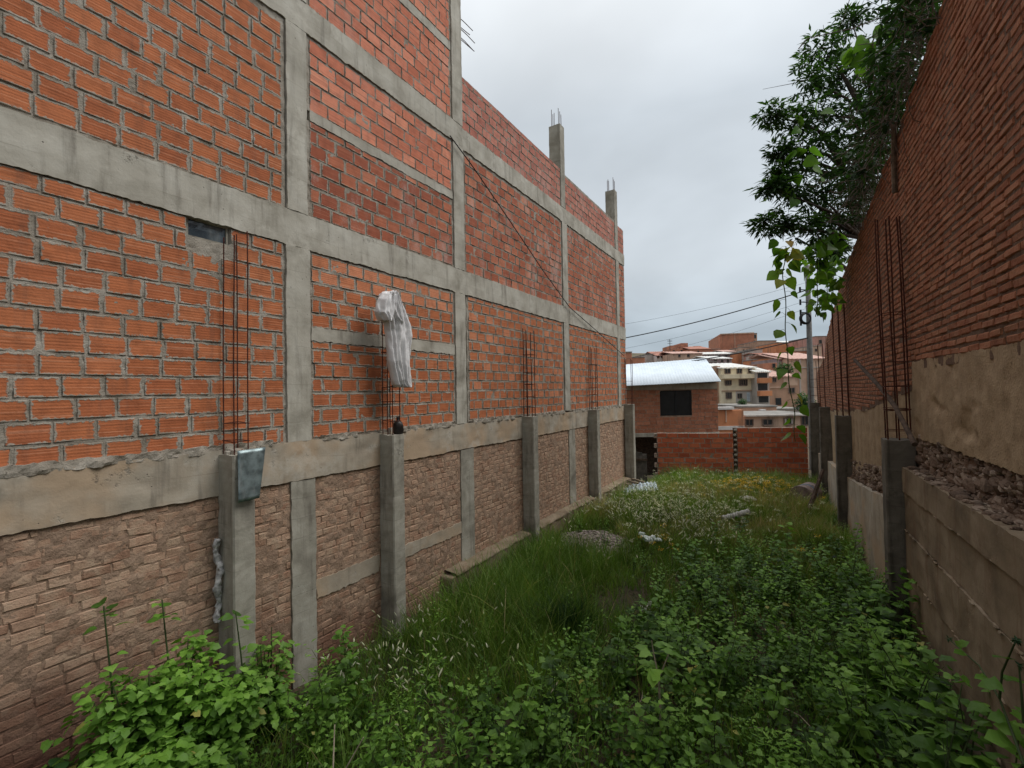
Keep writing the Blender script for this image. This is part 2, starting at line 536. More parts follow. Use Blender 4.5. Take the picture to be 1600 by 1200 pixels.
def m_ground():
    g = G('soil'); p = g.pos()
    n1 = g.noise(p, .7, 6., .65); n2 = g.noise(p, 9., 6., .7)
    c = g.ramp(n1, [(.3, (.035, .04, .018)), (.5, (.075, .055, .035)), (.7, (.15, .085, .055))])
    c = g.mix(g.ss(n2, .45, .7), c, (.03, .03, .016))
    d = g.n('VectorMath', {'operation': 'LENGTH'}, i0=p).outputs['Value']
    c = g.mix(g.ss(d, 26., 40.), c, g.ramp(g.noise(p, .12, 6., .7), [(.35, (.06, .085, .035)), (.55, (.16, .11, .075)), (.7, (.24, .17, .13))]))
    return g.finish(c, .95, g.bump(n2, .9, .05))


M = {}
M['mortar'] = m_mortar()
M['brick'] = m_hollow('hollow_brick', [(0, (.37, .113, .048)), (.45, (.43, .138, .057)), (.8, (.47, .160, .068)), (1, (.60, .235, .125))])
M['brick_dark'] = m_hollow('hollow_brick_weathered', [(0, (.29, .082, .045)), (.5, (.37, .112, .060)), (.85, (.42, .14, .075)), (1, (.50, .19, .11))], .3, .008, .55, .4)
M['brick_new'] = m_hollow('hollow_brick_pale', [(0, (.48, .15, .085)), (.5, (.58, .20, .12)), (1, (.68, .27, .17))], .4, .006, .18, .25)
M['brick_parapet'] = m_hollow('parapet_brick', [(0, (.38, .135, .098)), (.5, (.44, .165, .12)), (1, (.50, .20, .145))], .2, .008, .35, .35)
M['brick_house'] = m_hollow('house_brick', [(0, (.36, .14, .08)), (.5, (.43, .175, .10)), (1, (.48, .20, .12))], .2, .004, .0, .4)
M['brick_red'] = m_hollow('red_block', [(0, (.42, .095, .045)), (.5, (.52, .130, .060)), (1, (.58, .17, .08))], .2, .006, .0, .3)
M['old_brick'] = m_old_brick('old_handmade_brick', [(0, (.30, .170, .112)), (.5, (.40, .250, .168)), (.92, (.45, .295, .205)), (1, (.42, .18, .10))], (.40, .30, .215), (-1.85, -.95, (.125, .055, .036)), .8)
M['mud'] = m_mud('mud_mortar', (.22, .145, .10), (.37, .26, .185), (-1.85, -.95, (.11, .045, .03)))
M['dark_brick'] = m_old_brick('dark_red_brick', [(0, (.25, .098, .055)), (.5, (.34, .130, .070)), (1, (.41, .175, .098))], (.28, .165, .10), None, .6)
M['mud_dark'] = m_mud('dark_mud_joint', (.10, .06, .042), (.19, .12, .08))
M['plaster'] = m_mud('tan_plaster', (.27, .19, .115), (.45, .335, .215))
M['rubble'] = m_old_brick('rubble_stone', [(0, (.10, .068, .05)), (.6, (.18, .125, .09)), (1, (.36, .29, .23))], (.16, .11, .08), None, .5)
M['concrete'] = m_concrete('grey_concrete', (.25, .23, .185), (.41, .385, .325), (.53, .51, .445), samt=.7)
M['concrete_low'] = m_concrete('dusty_concrete', (.27, .225, .17), (.38, .33, .26), (.45, .42, .36), warm=(.40, .30, .205))
M['concrete_post'] = m_concrete('post_concrete', (.16, .145, .118), (.31, .29, .24), (.47, .45, .39), stain=(.085, .07, .055), samt=.75)
M['concrete_shaded'] = m_concrete('dark_shaded_concrete', (.06, .053, .043), (.12, .107, .088), (.20, .18, .15), stain=(.03, .026, .02), samt=.8)  # right columns: shade of their near faces put into a darker concrete colour
M['concrete_ret'] = m_concrete('board_marked_concrete', (.12, .092, .062), (.215, .165, .11), (.31, .25, .18), stain=(.13, .06, .03), samt=.6)
M['rust'] = m_rust()
M['soil'] = m_ground()
M['cloth'] = m_plain('white_cloth', (.70, .69, .69), .9, .06, 3., .1, dirt=(.58, .52, .50))
M['rag'] = m_plain('grey_rag', (.42, .41, .40), .9, .4, 22.)
M['black'] = m_plain('charred_plastic', (.022, .018, .016), .45, .5, 20.)
M['galv'] = m_plain('galvanised_sheet', (.20, .25, .255), .42, .4, 12., .5, .65, dirt=(.36, .39, .385))
M['zinc'] = m_plain('zinc_sheet', (.52, .60, .66), .45, .15, 4., .5, .2)
M['zinc_roof'] = m_plain('bright_zinc_roof', (.66, .74, .81), .5, .05, 2., .4)
M['glass'] = m_plain('dim_glass', (.045, .065, .08), .12, .3, 3., .7, bump=0., dirt=(.19, .21, .21))
M['dark'] = m_plain('dark_window_panel', (.016, .019, .021), .35, .3, 3., .5, bump=0.)
M['wood'] = m_plain('weathered_wood', (.16, .12, .085), .9, .45, 12.)
M['wood_dark'] = m_plain('rotten_wood', (.075, .05, .036), .9, .45, 12.)
M['gate'] = m_plain('grey_board', (.10, .088, .078), .85, .35, 7., dirt=(.05, .04, .034))
M['cable'] = m_plain('black_cable', (.018, .018, .02), .6, .2)
M['pole'] = m_plain('pole_concrete', (.17, .165, .155), .9, .2, 8.)
M['gravel'] = m_plain('gravel_stone', (.27, .225, .20), .95, .4, 9.)
M['barrel'] = m_plain('barrel_paint', (.20, .15, .135), .6, .35, 9., .4, dirt=(.32, .25, .21))
M['barrel_band'] = m_plain('barrel_blue_band', (.10, .14, .19), .5, .3)
M['pvc'] = m_plain('pale_pipe', (.50, .49, .46), .5, .25, 7.)
M['bag'] = m_plain('plastic_bag', (.62, .68, .66), .4, .25, 30., .5)
M['weed'] = m_leaf('weed_leaf', [(0, (.018, .050, .010)), (.35, (.066, .150, .018)), (.7, (.150, .300, .042)), (.95, (.23, .40, .075)), (1, (.36, .35, .09))])
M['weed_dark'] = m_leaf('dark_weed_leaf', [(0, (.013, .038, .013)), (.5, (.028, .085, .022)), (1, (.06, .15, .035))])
M['grass'] = m_leaf('grass_blade', [(0, (.05, .11, .014)), (.4, (.105, .20, .028)), (.75, (.19, .275, .055)), (.92, (.30, .30, .10)), (1, (.36, .28, .15))])
M['seed'] = m_leaf('pale_seed_head', [(0, (.34, .36, .20)), (1, (.62, .62, .47))], .25, .8)
M['umbel'] = m_leaf('cream_flower', [(0, (.42, .44, .26)), (1, (.72, .72, .56))], .25, .8)
M['yellow'] = m_leaf('yellow_flower', [(0, (.55, .30, .01)), (1, (.75, .48, .03))], .2, .7)
M['stem'] = m_leaf('green_stem', [(0, (.035, .06, .018)), (1, (.09, .12, .045))], .0, .7)
M['stalk'] = m_plain('dry_stalk', (.30, .25, .18), .9, .3, 20.)
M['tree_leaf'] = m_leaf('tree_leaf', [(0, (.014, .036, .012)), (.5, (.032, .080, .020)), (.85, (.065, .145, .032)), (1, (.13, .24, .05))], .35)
M['vine_leaf'] = m_leaf('vine_leaf', [(0, (.07, .17, .022)), (.5, (.13, .26, .035)), (.85, (.20, .33, .05)), (.93, (.36, .33, .05)), (1, (.34, .20, .05))], .5)
M['bark'] = m_plain('bark', (.06, .045, .035), .95, .4, 14.)
M['dryvine'] = m_plain('dry_vine', (.13, .105, .085), .95, .4, 20.)

# ------------------------------------------------------------------ ground
LOTX = np.array([-4.75, 1.0])


def gh(x, y):
    x = np.asarray(x, float); y = np.asarray(y, float)
    lot = -3.17 - .03 * np.clip(y - 9, 0, 12) + .05 * fbm(x * .8, y * .8, 0, 3) + .02 * fbm(x * 4, y * 4, 0, 9)
    street = -3.95 + 0 * x
    f = x * -.515 + y * .857            # distance ahead
    hill = -4.0 + np.clip(f - 36, 0, 200) * .115 + .5 * np.clip(f - 36, 0, 20) / 20 * fbm(x * .06, y * .06, 0, 5)
    t = np.clip((f - 19.2) / 1.5, 0, 1); t = t * t * (3 - 2 * t)
    z = lot * (1 - t) + street * t
    t2 = np.clip((f - 34) / 6, 0, 1)
    return z * (1 - t2) + hill * t2


def axis(parts):
    return np.unique(np.concatenate([np.linspace(a, b, n) for a, b, n in parts]))


gx = axis([(-400, -30, 40), (-30, -6, 25), (-6, 3, 75), (3, 30, 28), (30, 400, 40)])
gy = axis([(-120, -2, 20), (-2, 21, 180), (21, 60, 50), (60, 420, 60)])
X, Y = np.meshgrid(gx, gy)
mb = MB()
i, j = np.meshgrid(np.arange(len(gx) - 1), np.arange(len(gy) - 1)); a = (j * len(gx) + i).ravel()
mb.add(np.stack([X, Y, gh(X, Y)], -1).reshape(-1, 3), {4: np.stack([a, a + 1, a + len(gx) + 1, a + len(gx)], -1), 3: []})
tag(mb.build('ground', M['soil'], smooth=True), kind='structure')

# ------------------------------------------------------------------ left: unfinished brick building
LW = R(90)
bld = thing('brick_building', 'tall unfinished orange brick building with concrete frame along the left side of the lot', 'building', (-4.71, 0, -.5), LW)
DZ = .5      # local z = eye level z + .5


def panel(parent, name, mat, s0, s1, z0, z1, seed, bl=.24, bh=.15, mo=.019, top=None, **k):
    mb = MB()
    near = s0 < 6.2
    rough_panel(mb, s0 - .02, s1 + .02, z0 + DZ - .02, z1 + DZ + .0, .003, .10, .025 if near else .05, .0055, 17., .0, seed=seed, mi=0, holes=k.get('holes', ()))
    bricks(mb, s0, s1, z0 + DZ, z1 + DZ, bl, bh, mo, 1, -.005, .05, .004, 0., .0035, k.get('rl', 0.), k.get('rh', 1.), k.get('gap', .02), holes=k.get('holes', ()), toothed=k.get('toothed'), toprow=k.get('toprow'), mz=.004)
    o = mb.build(name, [M['mortar'], mat], parent, brick=True)
    return o


hole = (2.12, 2.50, 1.485 + DZ, 1.675 + DZ, .085)
panel(bld, 'brick_panel', M['brick'], -2.0, 3.07, -.5, 1.66, 11, holes=[hole], rl=.1, rh=.8)
panel(bld, 'brick_panel', M['brick'], 3.38, 6.03, -.48, .63, 12, rl=.1, rh=.75)
panel(bld, 'brick_panel', M['brick'], 3.38, 6.03, .79, 1.655, 13, rl=.05, rh=.7, toprow=1.29 + DZ)
panel(bld, 'brick_panel', M['brick'], 6.40, 10.24, -.46, 1.65, 14, rl=.3, rh=.95, toothed=9.2)
panel(bld, 'brick_panel', M['brick'], 10.60, 14.26, -.46, 1.65, 15, rl=.35, rh=.95)
panel(bld, 'brick_panel', M['brick'], 14.57, 15.15, -.46, 1.65, 16, rl=.35, rh=.95)
panel(bld, 'brick_panel', M['brick'], -2.0, 3.07, 2.07, 4.16, 17, rl=.05, rh=.75)
panel(bld, 'brick_panel', M['brick_dark'], 3.38, 6.03, 2.07, 3.17, 18)
panel(bld, 'brick_panel', M['brick_new'], 3.38, 6.03, 3.31, 4.16, 19, mo=.012)
panel(bld, 'brick_panel', M['brick_dark'], 6.36, 10.24, 2.05, 4.13, 20, rl=.3, toothed=8.9)
panel(bld, 'brick_panel', M['brick_dark'], 10.58, 14.26, 2.05, 4.13, 21, rl=.3, toothed=12.3)
panel(bld, 'brick_panel', M['brick_dark'], 14.57, 15.15, 2.05, 4.13, 22, rl=.3)
panel(bld, 'brick_panel', M['brick'], -2.0, 3.07, 4.52, 6.7, 23)
panel(bld, 'brick_panel', M['brick_new'], 3.38, 6.03, 4.52, 5.64, 24, rl=0, rh=.8, mo=.013)
panel(bld, 'brick_panel', M['brick_new'], 3.38, 6.03, 5.79, 6.7, 25, rl=0, rh=.8, mo=.013)
panel(bld, 'brick_panel', M['brick_parapet'], 6.29, 10.26, 4.48, 5.40, 26, mo=.014)
panel(bld, 'brick_panel', M['brick_parapet'], 10.50, 14.27, 4.48, 5.36, 27, mo=.014)
panel(bld, 'brick_panel', M['brick_parapet'], 14.54, 15.15, 4.48, 5.30, 28, mo=.014)


def cbar(parent, name, mat, s0, s1, z0, z1, yf=-.016, seed=0, edge=.012, res=.03, amp=.004, depth=.12, dents=0., label=None, lf=9.):
    mb = MB()
    rough_panel(mb, s0, s1, z0 + DZ, z1 + DZ, yf, depth, res, amp, 6., edge, lf, seed, 0, dents=dents)
    o = mb.build(name, mat, parent, smooth=False)
    for p in o.data.polygons: pass
    o.data.polygons.foreach_set('use_smooth', np.array([len(p.vertices) == 4 and abs(p.normal.y) > .5 for p in o.data.polygons]))
    if label: o['label'] = label
    return o


cbar(bld, 'concrete_beam', M['concrete'], -2.0, 15.15, 1.665, 2.055, -.018, 31, .013)
cbar(bld, 'concrete_beam', M['concrete'], -2.0, 6.3, 4.165, 4.51, -.018, 32, .012)
cbar(bld, 'concrete_beam', M['concrete'], 6.3, 15.15, 4.13, 4.48, -.020, 33, .016)
cbar(bld, 'concrete_beam', M['concrete'], -2.0, 6.3, 6.7, 7.05, -.018, 34)
cbar(bld, 'lintel_band', M['concrete'], 3.39, 6.03, .635, .785, -.010, 35, .016)
cbar(bld, 'lintel_band', M['concrete'], 3.39, 6.03, 3.175, 3.30, -.010, 36, .012)
cbar(bld, 'lintel_band', M['concrete'], 3.39, 6.03, 5.645, 5.78, -.010, 37, .010)
for k, (a, b, zt) in enumerate([(3.10, 3.35, 7.05), (6.05, 6.32, 7.25)]):
    for q, (z0, z1) in enumerate([(-.5, 1.66), (2.06, 4.16), (4.515, 6.69)]):
        e = .0 if q or k else .02
        cbar(bld, 'concrete_column', M['concrete'], a - e, b + e, z0, z1, -.022, 40 + k * 5 + q, .007)
cbar(bld, 'concrete_column', M['concrete'], 6.05, 6.32, 7.055, 7.4, -.018, 60, .005)
for k, (a, b, c, d, zt) in enumerate([(10.28, 10.57, 10.25, 10.50, 6.50), (14.29, 14.55, 14.27, 14.53, 6.36)]):
    cbar(bld, 'concrete_column', M['concrete'], a, b, -.46, 1.66, -.022, 61 + k, .008)
    cbar(bld, 'concrete_column', M['concrete'], a, b, 2.05, 4.125, -.022, 63 + k, .008)
    mb = MB(); rough_column(mb, c, d, -.024, .28, 4.485 + DZ, zt + DZ, .06, .003, .01, 65 + k)
    col = mb.build('concrete_column', M['concrete_post'], bld)
    for sx in (.05, .125, .2):
        for sy in (.03, .22):
            mb = MB(); h = .38 + rng.uniform(-.06, .06)
            x, y = c + sx, sy
            tube(mb, [(x, y, zt + DZ - .02), (x + rng.uniform(-.01, .01), y, zt + DZ + h)], .007, 5)
            mb.build('rebar', M['rust'], col)
# short dowels of the next beam sticking out beyond the last tall column
for k in range(5):
    mb = MB(); z = 6.05 + .09 * k + DZ; y = .02 + .05 * (k % 2)
    L = .35 + .12 * rng.random()
    tube(mb, [(6.3, y, z), (6.3 + L * .5, y - .01, z + .01), (6.3 + L, y - .02, z + rng.uniform(-.02, .04))], .007, 5)
    mb.build('rebar', M['rust'], bld)
# body of the building behind its side wall
mb = MB()
box(mb, -2.0, 6.29, .11, 9, -2.7, 7.0 + DZ); box(mb, 6.295, 15.14, .11, 9, -2.7, 5.28 + DZ)
mb.build('wall', M['mortar'], bld)
# small glazed opening under the beam
mb = MB(); W = (2.12, 2.50, 1.485 + DZ, 1.675 + DZ)
for a in ((W[0] + .002, W[0] + .022, W[2], W[3]), (W[1] - .022, W[1] - .002, W[2], W[3]), (W[0] + .023, W[1] - .023, W[2], W[2] + .02), (W[0] + .023, W[1] - .023, W[3] - .02, W[3])):
    box(mb, a[0], a[1], .03, .08, a[2], a[3])
win = mb.build('window', M['concrete_post'], bld)
mb = MB(); rough_panel(mb, W[0] + .022, W[1] - .022, W[2] + .02, W[3] - .02, .045, .07, .03, .002, 9.)
mb.build('pane', M['glass'], win)

# ------------------------------------------------------------------ left: old boundary wall under the building
low = thing('boundary_wall', 'rough old brick wall with grey pilasters under the concrete band on the left', 'wall', (-4.71, 0, -.5), LW)
# beam of dusty concrete on top
cbar(low, 'concrete_beam', M['concrete_low'], -2.0, 15.15, -.925, -.505, -.028, 71, .011, .03, .006, dents=.01, lf=5.)
# squeezed-out mortar bed under the first course of the building
mb = MB()
for k, (a, b) in enumerate([(-2, 2.9), (3.5, 4.0), (4.55, 6.0), (6.5, 7.9), (8.5, 10.2), (10.7, 14.5)]):
    rough_panel(mb, a, b, -.525 + DZ, -.455 + DZ, -.034, .05, .022, .016, 13., .016, 8., 75 + k)
mb.build('mortar_bed', M['mortar'], low)
pil = [(3.12, 3.42), (6.14, 6.50), (10.46, 10.83)]
zbot = -3.5
for k, (a, b) in enumerate(pil):
    cbar(low, 'pilaster', M['concrete_post'], a, b, zbot, -.935, -.020, 80 + k, .008)
for k, (a, b, za, zb_) in enumerate([(3.42, 4.37, -2.31, -2.10), (4.66, 6.13, -2.28, -2.11)]):
    cbar(low, 'concrete_band', M['concrete_low'], a + .01, b, za, zb_, -.014, 85 + k, .02)
edges = [-2.0, 3.12, 3.42, 6.14, 6.50, 10.46, 10.83, 15.15]
for k in range(0, 8, 2):
    a, b = edges[k], edges[k + 1]
    mb = MB()
    rough_panel(mb, a, b, zbot + DZ, -.93 + DZ, .0005, .10, .02 if a < 6 else .04, .0085, 12., .0, seed=90 + k, mi=0)
    bricks(mb, a, b, zbot + DZ, -.935 + DZ, .175, .064 if a > 6 else .070, .011, 1, -.002, .06, .006, .0065, .0022, .1, .9, .006, drop=.02, mz=.007)
    mb.build('brick_panel', [M['mud'], M['old_brick']], low, brick=True)
# plinth with its capping
pl = thing('concrete_plinth', 'low concrete footing with mortar capping at the foot of the left wall', 'plinth', (-4.71, 0, -3.2), LW)
mb = MB(); rough_panel(mb, 5.6, 15.2, -.6, .40, -.22, .0, .05, .01, 5., .0, 9., 97)
mb.build('footing', M['concrete_ret'], pl, smooth=True)
for k, (a, b) in enumerate([(5.7, 8.05), (8.5, 11.5), (12.0, 14.6)]):
    mb = MB()
    n = int((b - a) / .06); s = np.linspace(a, b, n)
    prof = [(-.235, .40), (-.24, .425), (-.19, .445), (-.02, .46), (0, .46)]
    V = []
    for (y, z) in prof:
        V.append(np.column_stack([s, y + .018 * fbm(s * 6, y * 9, z * 9, 98 + k), z + .012 * fbm(s * 7, y * 9, 4, 99 + k)]))
    V = np.concatenate(V); f = []
    for L in range(len(prof) - 1):
        for i_ in range(n - 1): f.append((L * n + i_, L * n + i_ + 1, L * n + n + i_ + 1, L * n + n + i_))
    mb.add(V, f); mb.build('capping', M['concrete_ret'], pl, smooth=True)

# ------------------------------------------------------------------ concrete columns with starter bars
COLG = 'concrete columns with starter bars along the lot walls'


def column(label, x0, x1, y0, y1, zt, bars, zb, stirrups, lean=(0, 0), seed=0, rr=.0065, mat='concrete_post'):
    cx, cy = (x0 + x1) / 2, (y0 + y1) / 2
    base = float(gh(cx, cy)) - .15
    t = thing('concrete_column', label, 'column', (cx, cy, base), 0., COLG)
    mb = MB()
    rough_column(mb, x0 - cx, x1 - cx, y0 - cy, y1 - cy, 0, zt - base, .06, .005, .014, seed)
    mb.build('shaft', M[mat], t)
    for k, (bx, by) in enumerate(bars):
        h = zb - base + rng.uniform(-.05, .05)
        z0 = zt - base - .03
        pts = []
        ph = rng.uniform(0, 6); am = rng.uniform(.003, .012)
        for q in np.linspace(0, 1, 8):
            z = z0 + q * (h - z0)
            pts.append((bx - cx + lean[0] * (z - z0) + am * math.sin(ph + q * 5) * q, by - cy + lean[1] * (z - z0) + am * math.cos(ph + q * 4) * q, z))
        mb = MB(); tube(mb, pts, rr, 6); mb.build('rebar', M['rust'], t)
    for zs in stirrups:
        z = zs - base; dz = z - (zt - base)
        q = np.array(bars); lx, ly = lean[0] * dz, lean[1] * dz
        a, b, c, d = q[:, 0].min() - cx - .008 + lx, q[:, 0].max() - cx + .008 + lx, q[:, 1].min() - cy - .008 + ly, q[:, 1].max() - cy + .008 + ly
        mb = MB(); e = rng.uniform(-.012, .012, 4)
        tube(mb, [(a, c, z + e[0]), (b, c, z + e[1]), (b, d, z + e[2]), (a, d, z + e[3]), (a, c + .002, z + e[0])], .0045, 5)
        mb.build('stirrup', M['rust'], t)
    return t


XL = -4.71
colA = column('nearest left concrete column with four bare bars and a bluish metal sheet over its top', XL - .0, XL + .27, 2.37, 2.58, -.545,
              [(XL + .04, 2.41), (XL + .22, 2.41), (XL + .04, 2.54), (XL + .22, 2.54)], 1.56, [-.42, -.25], seed=1)
column('left concrete column whose bars carry the white cloth', XL, XL + .26, 4.39, 4.60, -.53,
       [(XL + .04, 4.43), (XL + .22, 4.43), (XL + .04, 4.56), (XL + .22, 4.56), (XL + .13, 4.43)], 1.12, [-.35, -.1, .1, .3, .55], seed=2)
column('left concrete column third along the wall, with tall thin bars in front of plain orange brick', XL, XL + .27, 8.18, 8.39, -.49,
       [(XL + .04, 8.22), (XL + .23, 8.22), (XL + .04, 8.35), (XL + .23, 8.35), (XL + .13, 8.22)], 1.25, [-.3, -.1, .15, .4, .75], seed=3, rr=.008)
column('left concrete column fourth along the wall, just before the last one', XL, XL + .27, 11.71, 11.92, -.50,
       [(XL + .05, 11.75), (XL + .23, 11.75), (XL + .05, 11.88), (XL + .23, 11.88), (XL + .14, 11.75)], 1.18, [-.3, -.1, .1, .35, .7], seed=4, rr=.008)
column('last left concrete column at the far corner of the brick wall beside the grey board', XL + .02, XL + .31, 14.80, 15.01, -.45,
       [(XL + .06, 14.85), (XL + .26, 14.85), (XL + .06, 14.97), (XL + .26, 14.97)], 1.0, [-.25, 0, .3], seed=5, rr=.009)
# brick rubble on top of the first column
rb = MB()
for k in range(9):
    x, y = XL + rng.uniform(.03, .24), 2.39 + rng.uniform(0, .16); s = rng.uniform(.015, .035)
    box(rb, x - s, x + s, y - s, y + s * 1.2, -.56, -.53 + s, 0, bev=.006)
tag(rb.build('brick_rubble', M['brick'], brick=True), 'broken orange brick bits lying on the top of the nearest left column', 'rubble')

# metal sheet hanging over the first column
mb = MB(); n, m_ = 9, 14
V = []
for j_ in range(m_):
    t = j_ / (m_ - 1)
    for i_ in range(n):
        u = i_ / (n - 1)
        wd = .215 - .02 * t
        y = 2.385 + .02 * (1 - t) + (u * wd) + .05 * (1 - t) * u + .0
        x = XL + .282 + .045 * t + .006 * u + .002 * float(fbm(u * 4, t * 5, 0, 4))
        V.append((x, y, -.50 - .47 * t + .008 * u))
f = [(j_ * n + i_, j_ * n + i_ + 1, j_ * n + n + i_ + 1, j_ * n + n + i_) for j_ in range(m_ - 1) for i_ in range(n - 1)]
mb.add(V, f)
o = mb.build('metal_sheet', M['galv'], smooth=True); tag(o, 'bluish galvanised metal sheet leaning against the top of the nearest left column', 'metal sheet')
sm = o.modifiers.new('thick', 'SOLIDIFY'); sm.thickness = .0025

# rag stuffed beside the first column
mb = MB()
zz = np.linspace(-1.33, -2.08, 60)
pts = np.column_stack([XL + .07 + .02 * np.sin(zz * 14), 2.345 - .008 + .016 * np.sin(zz * 19), zz])
tube(mb, pts, .020 + .010 * np.abs(np.sin(zz * 13)) + .005 * vnoise(zz * 30, 0, 0, 5), 14, cap=True)
v = mb.v[0]; mb.v[0] = v + .013 * np.stack([fbm(v[:, 0] * 55, v[:, 1] * 55, v[:, 2] * 30, q) for q in (1, 2, 3)], -1)
tag(mb.build('rag', M['rag'], smooth=True), 'dirty grey strip of rag hanging beside the nearest left column', 'rag')


def drape(mb, rows, y0, bulge, folds=5, ph=0., n=72, up=8):
    rows = np.array(rows); t = np.arange(len(rows))
    tt = np.linspace(0, len(rows) - 1, (len(rows) - 1) * up + 1)
    z, a, b = [np.interp(tt, t, rows[:, k]) for k in range(3)]
    ang = np.arange(n) / n * 2 * math.pi
    V = []
    for i in range(len(tt)):
        q = i / (len(tt) - 1)
        mid, w = (a[i] + b[i]) / 2, (b[i] - a[i]) / 2
        s = mid + w * np.cos(ang + .10 * np.sin(3 * ang + q * 4))
        bb = bulge * min(1, w / .06 + .2)
        y = y0 - bb * np.sin(ang) * (.75 + .9 * np.abs(np.sin(folds * np.cos(ang) * 1.9 + ph + q * 1.3 + .6 * np.sin(q * 5))) ** .6) + .020 * fbm(s * 16 + z[i] * 2.5, z[i] * 2.2, 0, 6, 2) + .005 * fbm(s * 30, z[i] * 18 + s * 20, 0, 16, 2)
        V.append(np.column_stack([s, y, np.full(n, z[i]) + .006 * np.sin(ang * 4 + ph)]))
    V = np.concatenate(V); L = len(tt)
    i = np.arange(L - 1)[:, None] * n; j = np.arange(n)[None]; j2 = (j + 1) % n
    f = np.stack([i + j, i + n + j, i + n + j2, i + j2], -1).reshape(-1, 4)
    V = np.concatenate([V, V[:n].mean(0)[None], V[-n:].mean(0)[None] + [[0, 0, .02]]]); c0 = L * n
    t3 = [(q, (q + 1) % n, c0) for q in range(n)] + [((L - 1) * n + (q + 1) % n, (L - 1) * n + q, c0 + 1) for q in range(n)]
    mb.add(V, {4: f, 3: np.array(t3)})


def prow(y, a, b, D=4.40):
    p, q = on_left(a, y, D), on_left(b, y, D)
    return ((p[2] + q[2]) / 2 + .5, p[1], q[1])


cl = thing('white_cloth', 'white garment draped over the bars of the second left column', 'cloth', (-4.40, 0, -.5), LW)
mb = MB()
drape(mb, [prow(*r) for r in [(456, 605, 614), (459, 601, 618), (468, 600, 623), (480, 601, 628), (495, 602, 633), (508, 603, 638), (518, 604, 640), (530, 605, 638), (550, 606, 637), (565, 607, 637), (580, 611, 637), (595, 614, 638), (601, 616, 639), (605, 620, 638)]], 0, .075, 5)
mb.build('body', M['cloth'], cl, smooth=True)
mb = MB()
drape(mb, [prow(*r) for r in [(457, 599, 606), (461, 594, 608), (470, 588, 610), (482, 585, 611), (490, 584, 609), (497, 588, 606), (502, 592, 603)]], -.035, .07, 3, 1.)
mb.build('sleeve', M['cloth'], cl, smooth=True)
mb = MB()
drape(mb, [prow(*r) for r in [(462, 603, 612), (474, 603, 614), (486, 604, 618), (496, 607, 620), (503, 612, 621), (508, 616, 620)]], -.07, .04, 3, 2.)
mb.build('flap', M['cloth'], cl, smooth=True)
mb = MB()
drape(mb, [prow(*r) for r in [(520, 633, 638), (530, 634, 639), (545, 634, 641), (556, 634, 641), (561, 636, 639)]], .03, .035, 2, 3.)
mb.build('sleeve', M['cloth'], cl, smooth=True)['label'] = 'second sleeve showing pinkish inside at the right edge'

# charred plastic container on the second column
p = on_left(624, 668, 4.50)
bt = MB(); lathe(bt, [(0, 0), (.055, 0), (.062, .01), (.064, .06), (.07, .11), (.06, .15), (.04, .17), (.022, .185), (.024, .215), (.018, .225), (0, .226)], 22)
v = bt.v[0]; bt.v[0] = v + .008 * np.stack([vnoise(v[:, 0] * 25, v[:, 1] * 25, v[:, 2] * 18, q) for q in (1, 2, 3)], -1) * np.array([1, 1, .2])
tag(bt.build('container', M['black'], loc=(-4.52, float(p[1]), -.527), smooth=True), 'small blackened plastic container standing on top of the column below the white cloth', 'container')

# cable strung along the left wall
pts = []
for (x, y) in [(703, 212), (740, 262), (800, 350), (850, 425), (890, 480), (930, 515), (975, 556)]:
    q = on_left(x, y, 4.64); pts.append(q)
pts = np.array(pts)
tt = np.linspace(0, len(pts) - 1, 60); ptsi = np.column_stack([np.interp(tt, np.arange(len(pts)), pts[:, k]) for k in range(3)])
mb = MB(); tube(mb, ptsi, .010, 6)
tag(mb.build('cable', M['cable']), 'dark cable slung diagonally across the upper left brick wall', 'cable')

# ------------------------------------------------------------------ right wall
RA = math.atan2(-1, .033)
rw = thing('old_brick_wall', 'weathered dark red brick wall with tan plaster foot along the right side of the lot', 'wall', (1.48, 0, -3.2), RA)
RZ = 3.2
T_ = np.array([1., 3, 5.84, 7.74, 12.68, 14, 15.7, 17.4, 18., 21.]); TZ = np.array([4.7, 4.3, 3.63, 3.26, 2.66, 2.44, 1.97, 1.49, .95, .6])
rtop = lambda s: np.interp(-s, T_, TZ) + RZ
rtopm = lambda s: np.interp(-s, T_, TZ) + RZ - .03 + .02 * vnoise(s * 5, 0, 0, 2)
bt_ = lambda t: np.where(t < 7.35, .225, np.interp(t, [7.35, 10.8, 20], [-.02, -.43, -.85]))
rbot = lambda s: bt_(-s) + RZ
ledge = lambda t: np.where(t < 7.5, -.97, np.interp(t, [7.5, 8.1, 9, 12.3, 21], [-1.4, -1.62, -1.66, -1.98, -2.4]))
for k, (ta, tb) in enumerate([(1.5, 7.35), (7.35, 12.6), (12.6, 21.)]):
    mb = MB()
    rough_panel(mb, -tb, -ta, 0, 0, .006, .24, .03 if k == 0 else .05, .007, 11., .0, seed=110 + k, mi=0, top=rtopm, bot=lambda s: rbot(s) - .03)
    bricks(mb, -tb, -ta, 2.0, 8.2, .225, .055, .019, 1, -.003, .08, .008, .006, .0026, 0., 1., .0, top=rtop, bot=rbot, drop=.006, mz=.005)
    mb.build('brick_panel', [M['mud_dark'], M['dark_brick']], rw, brick=True)
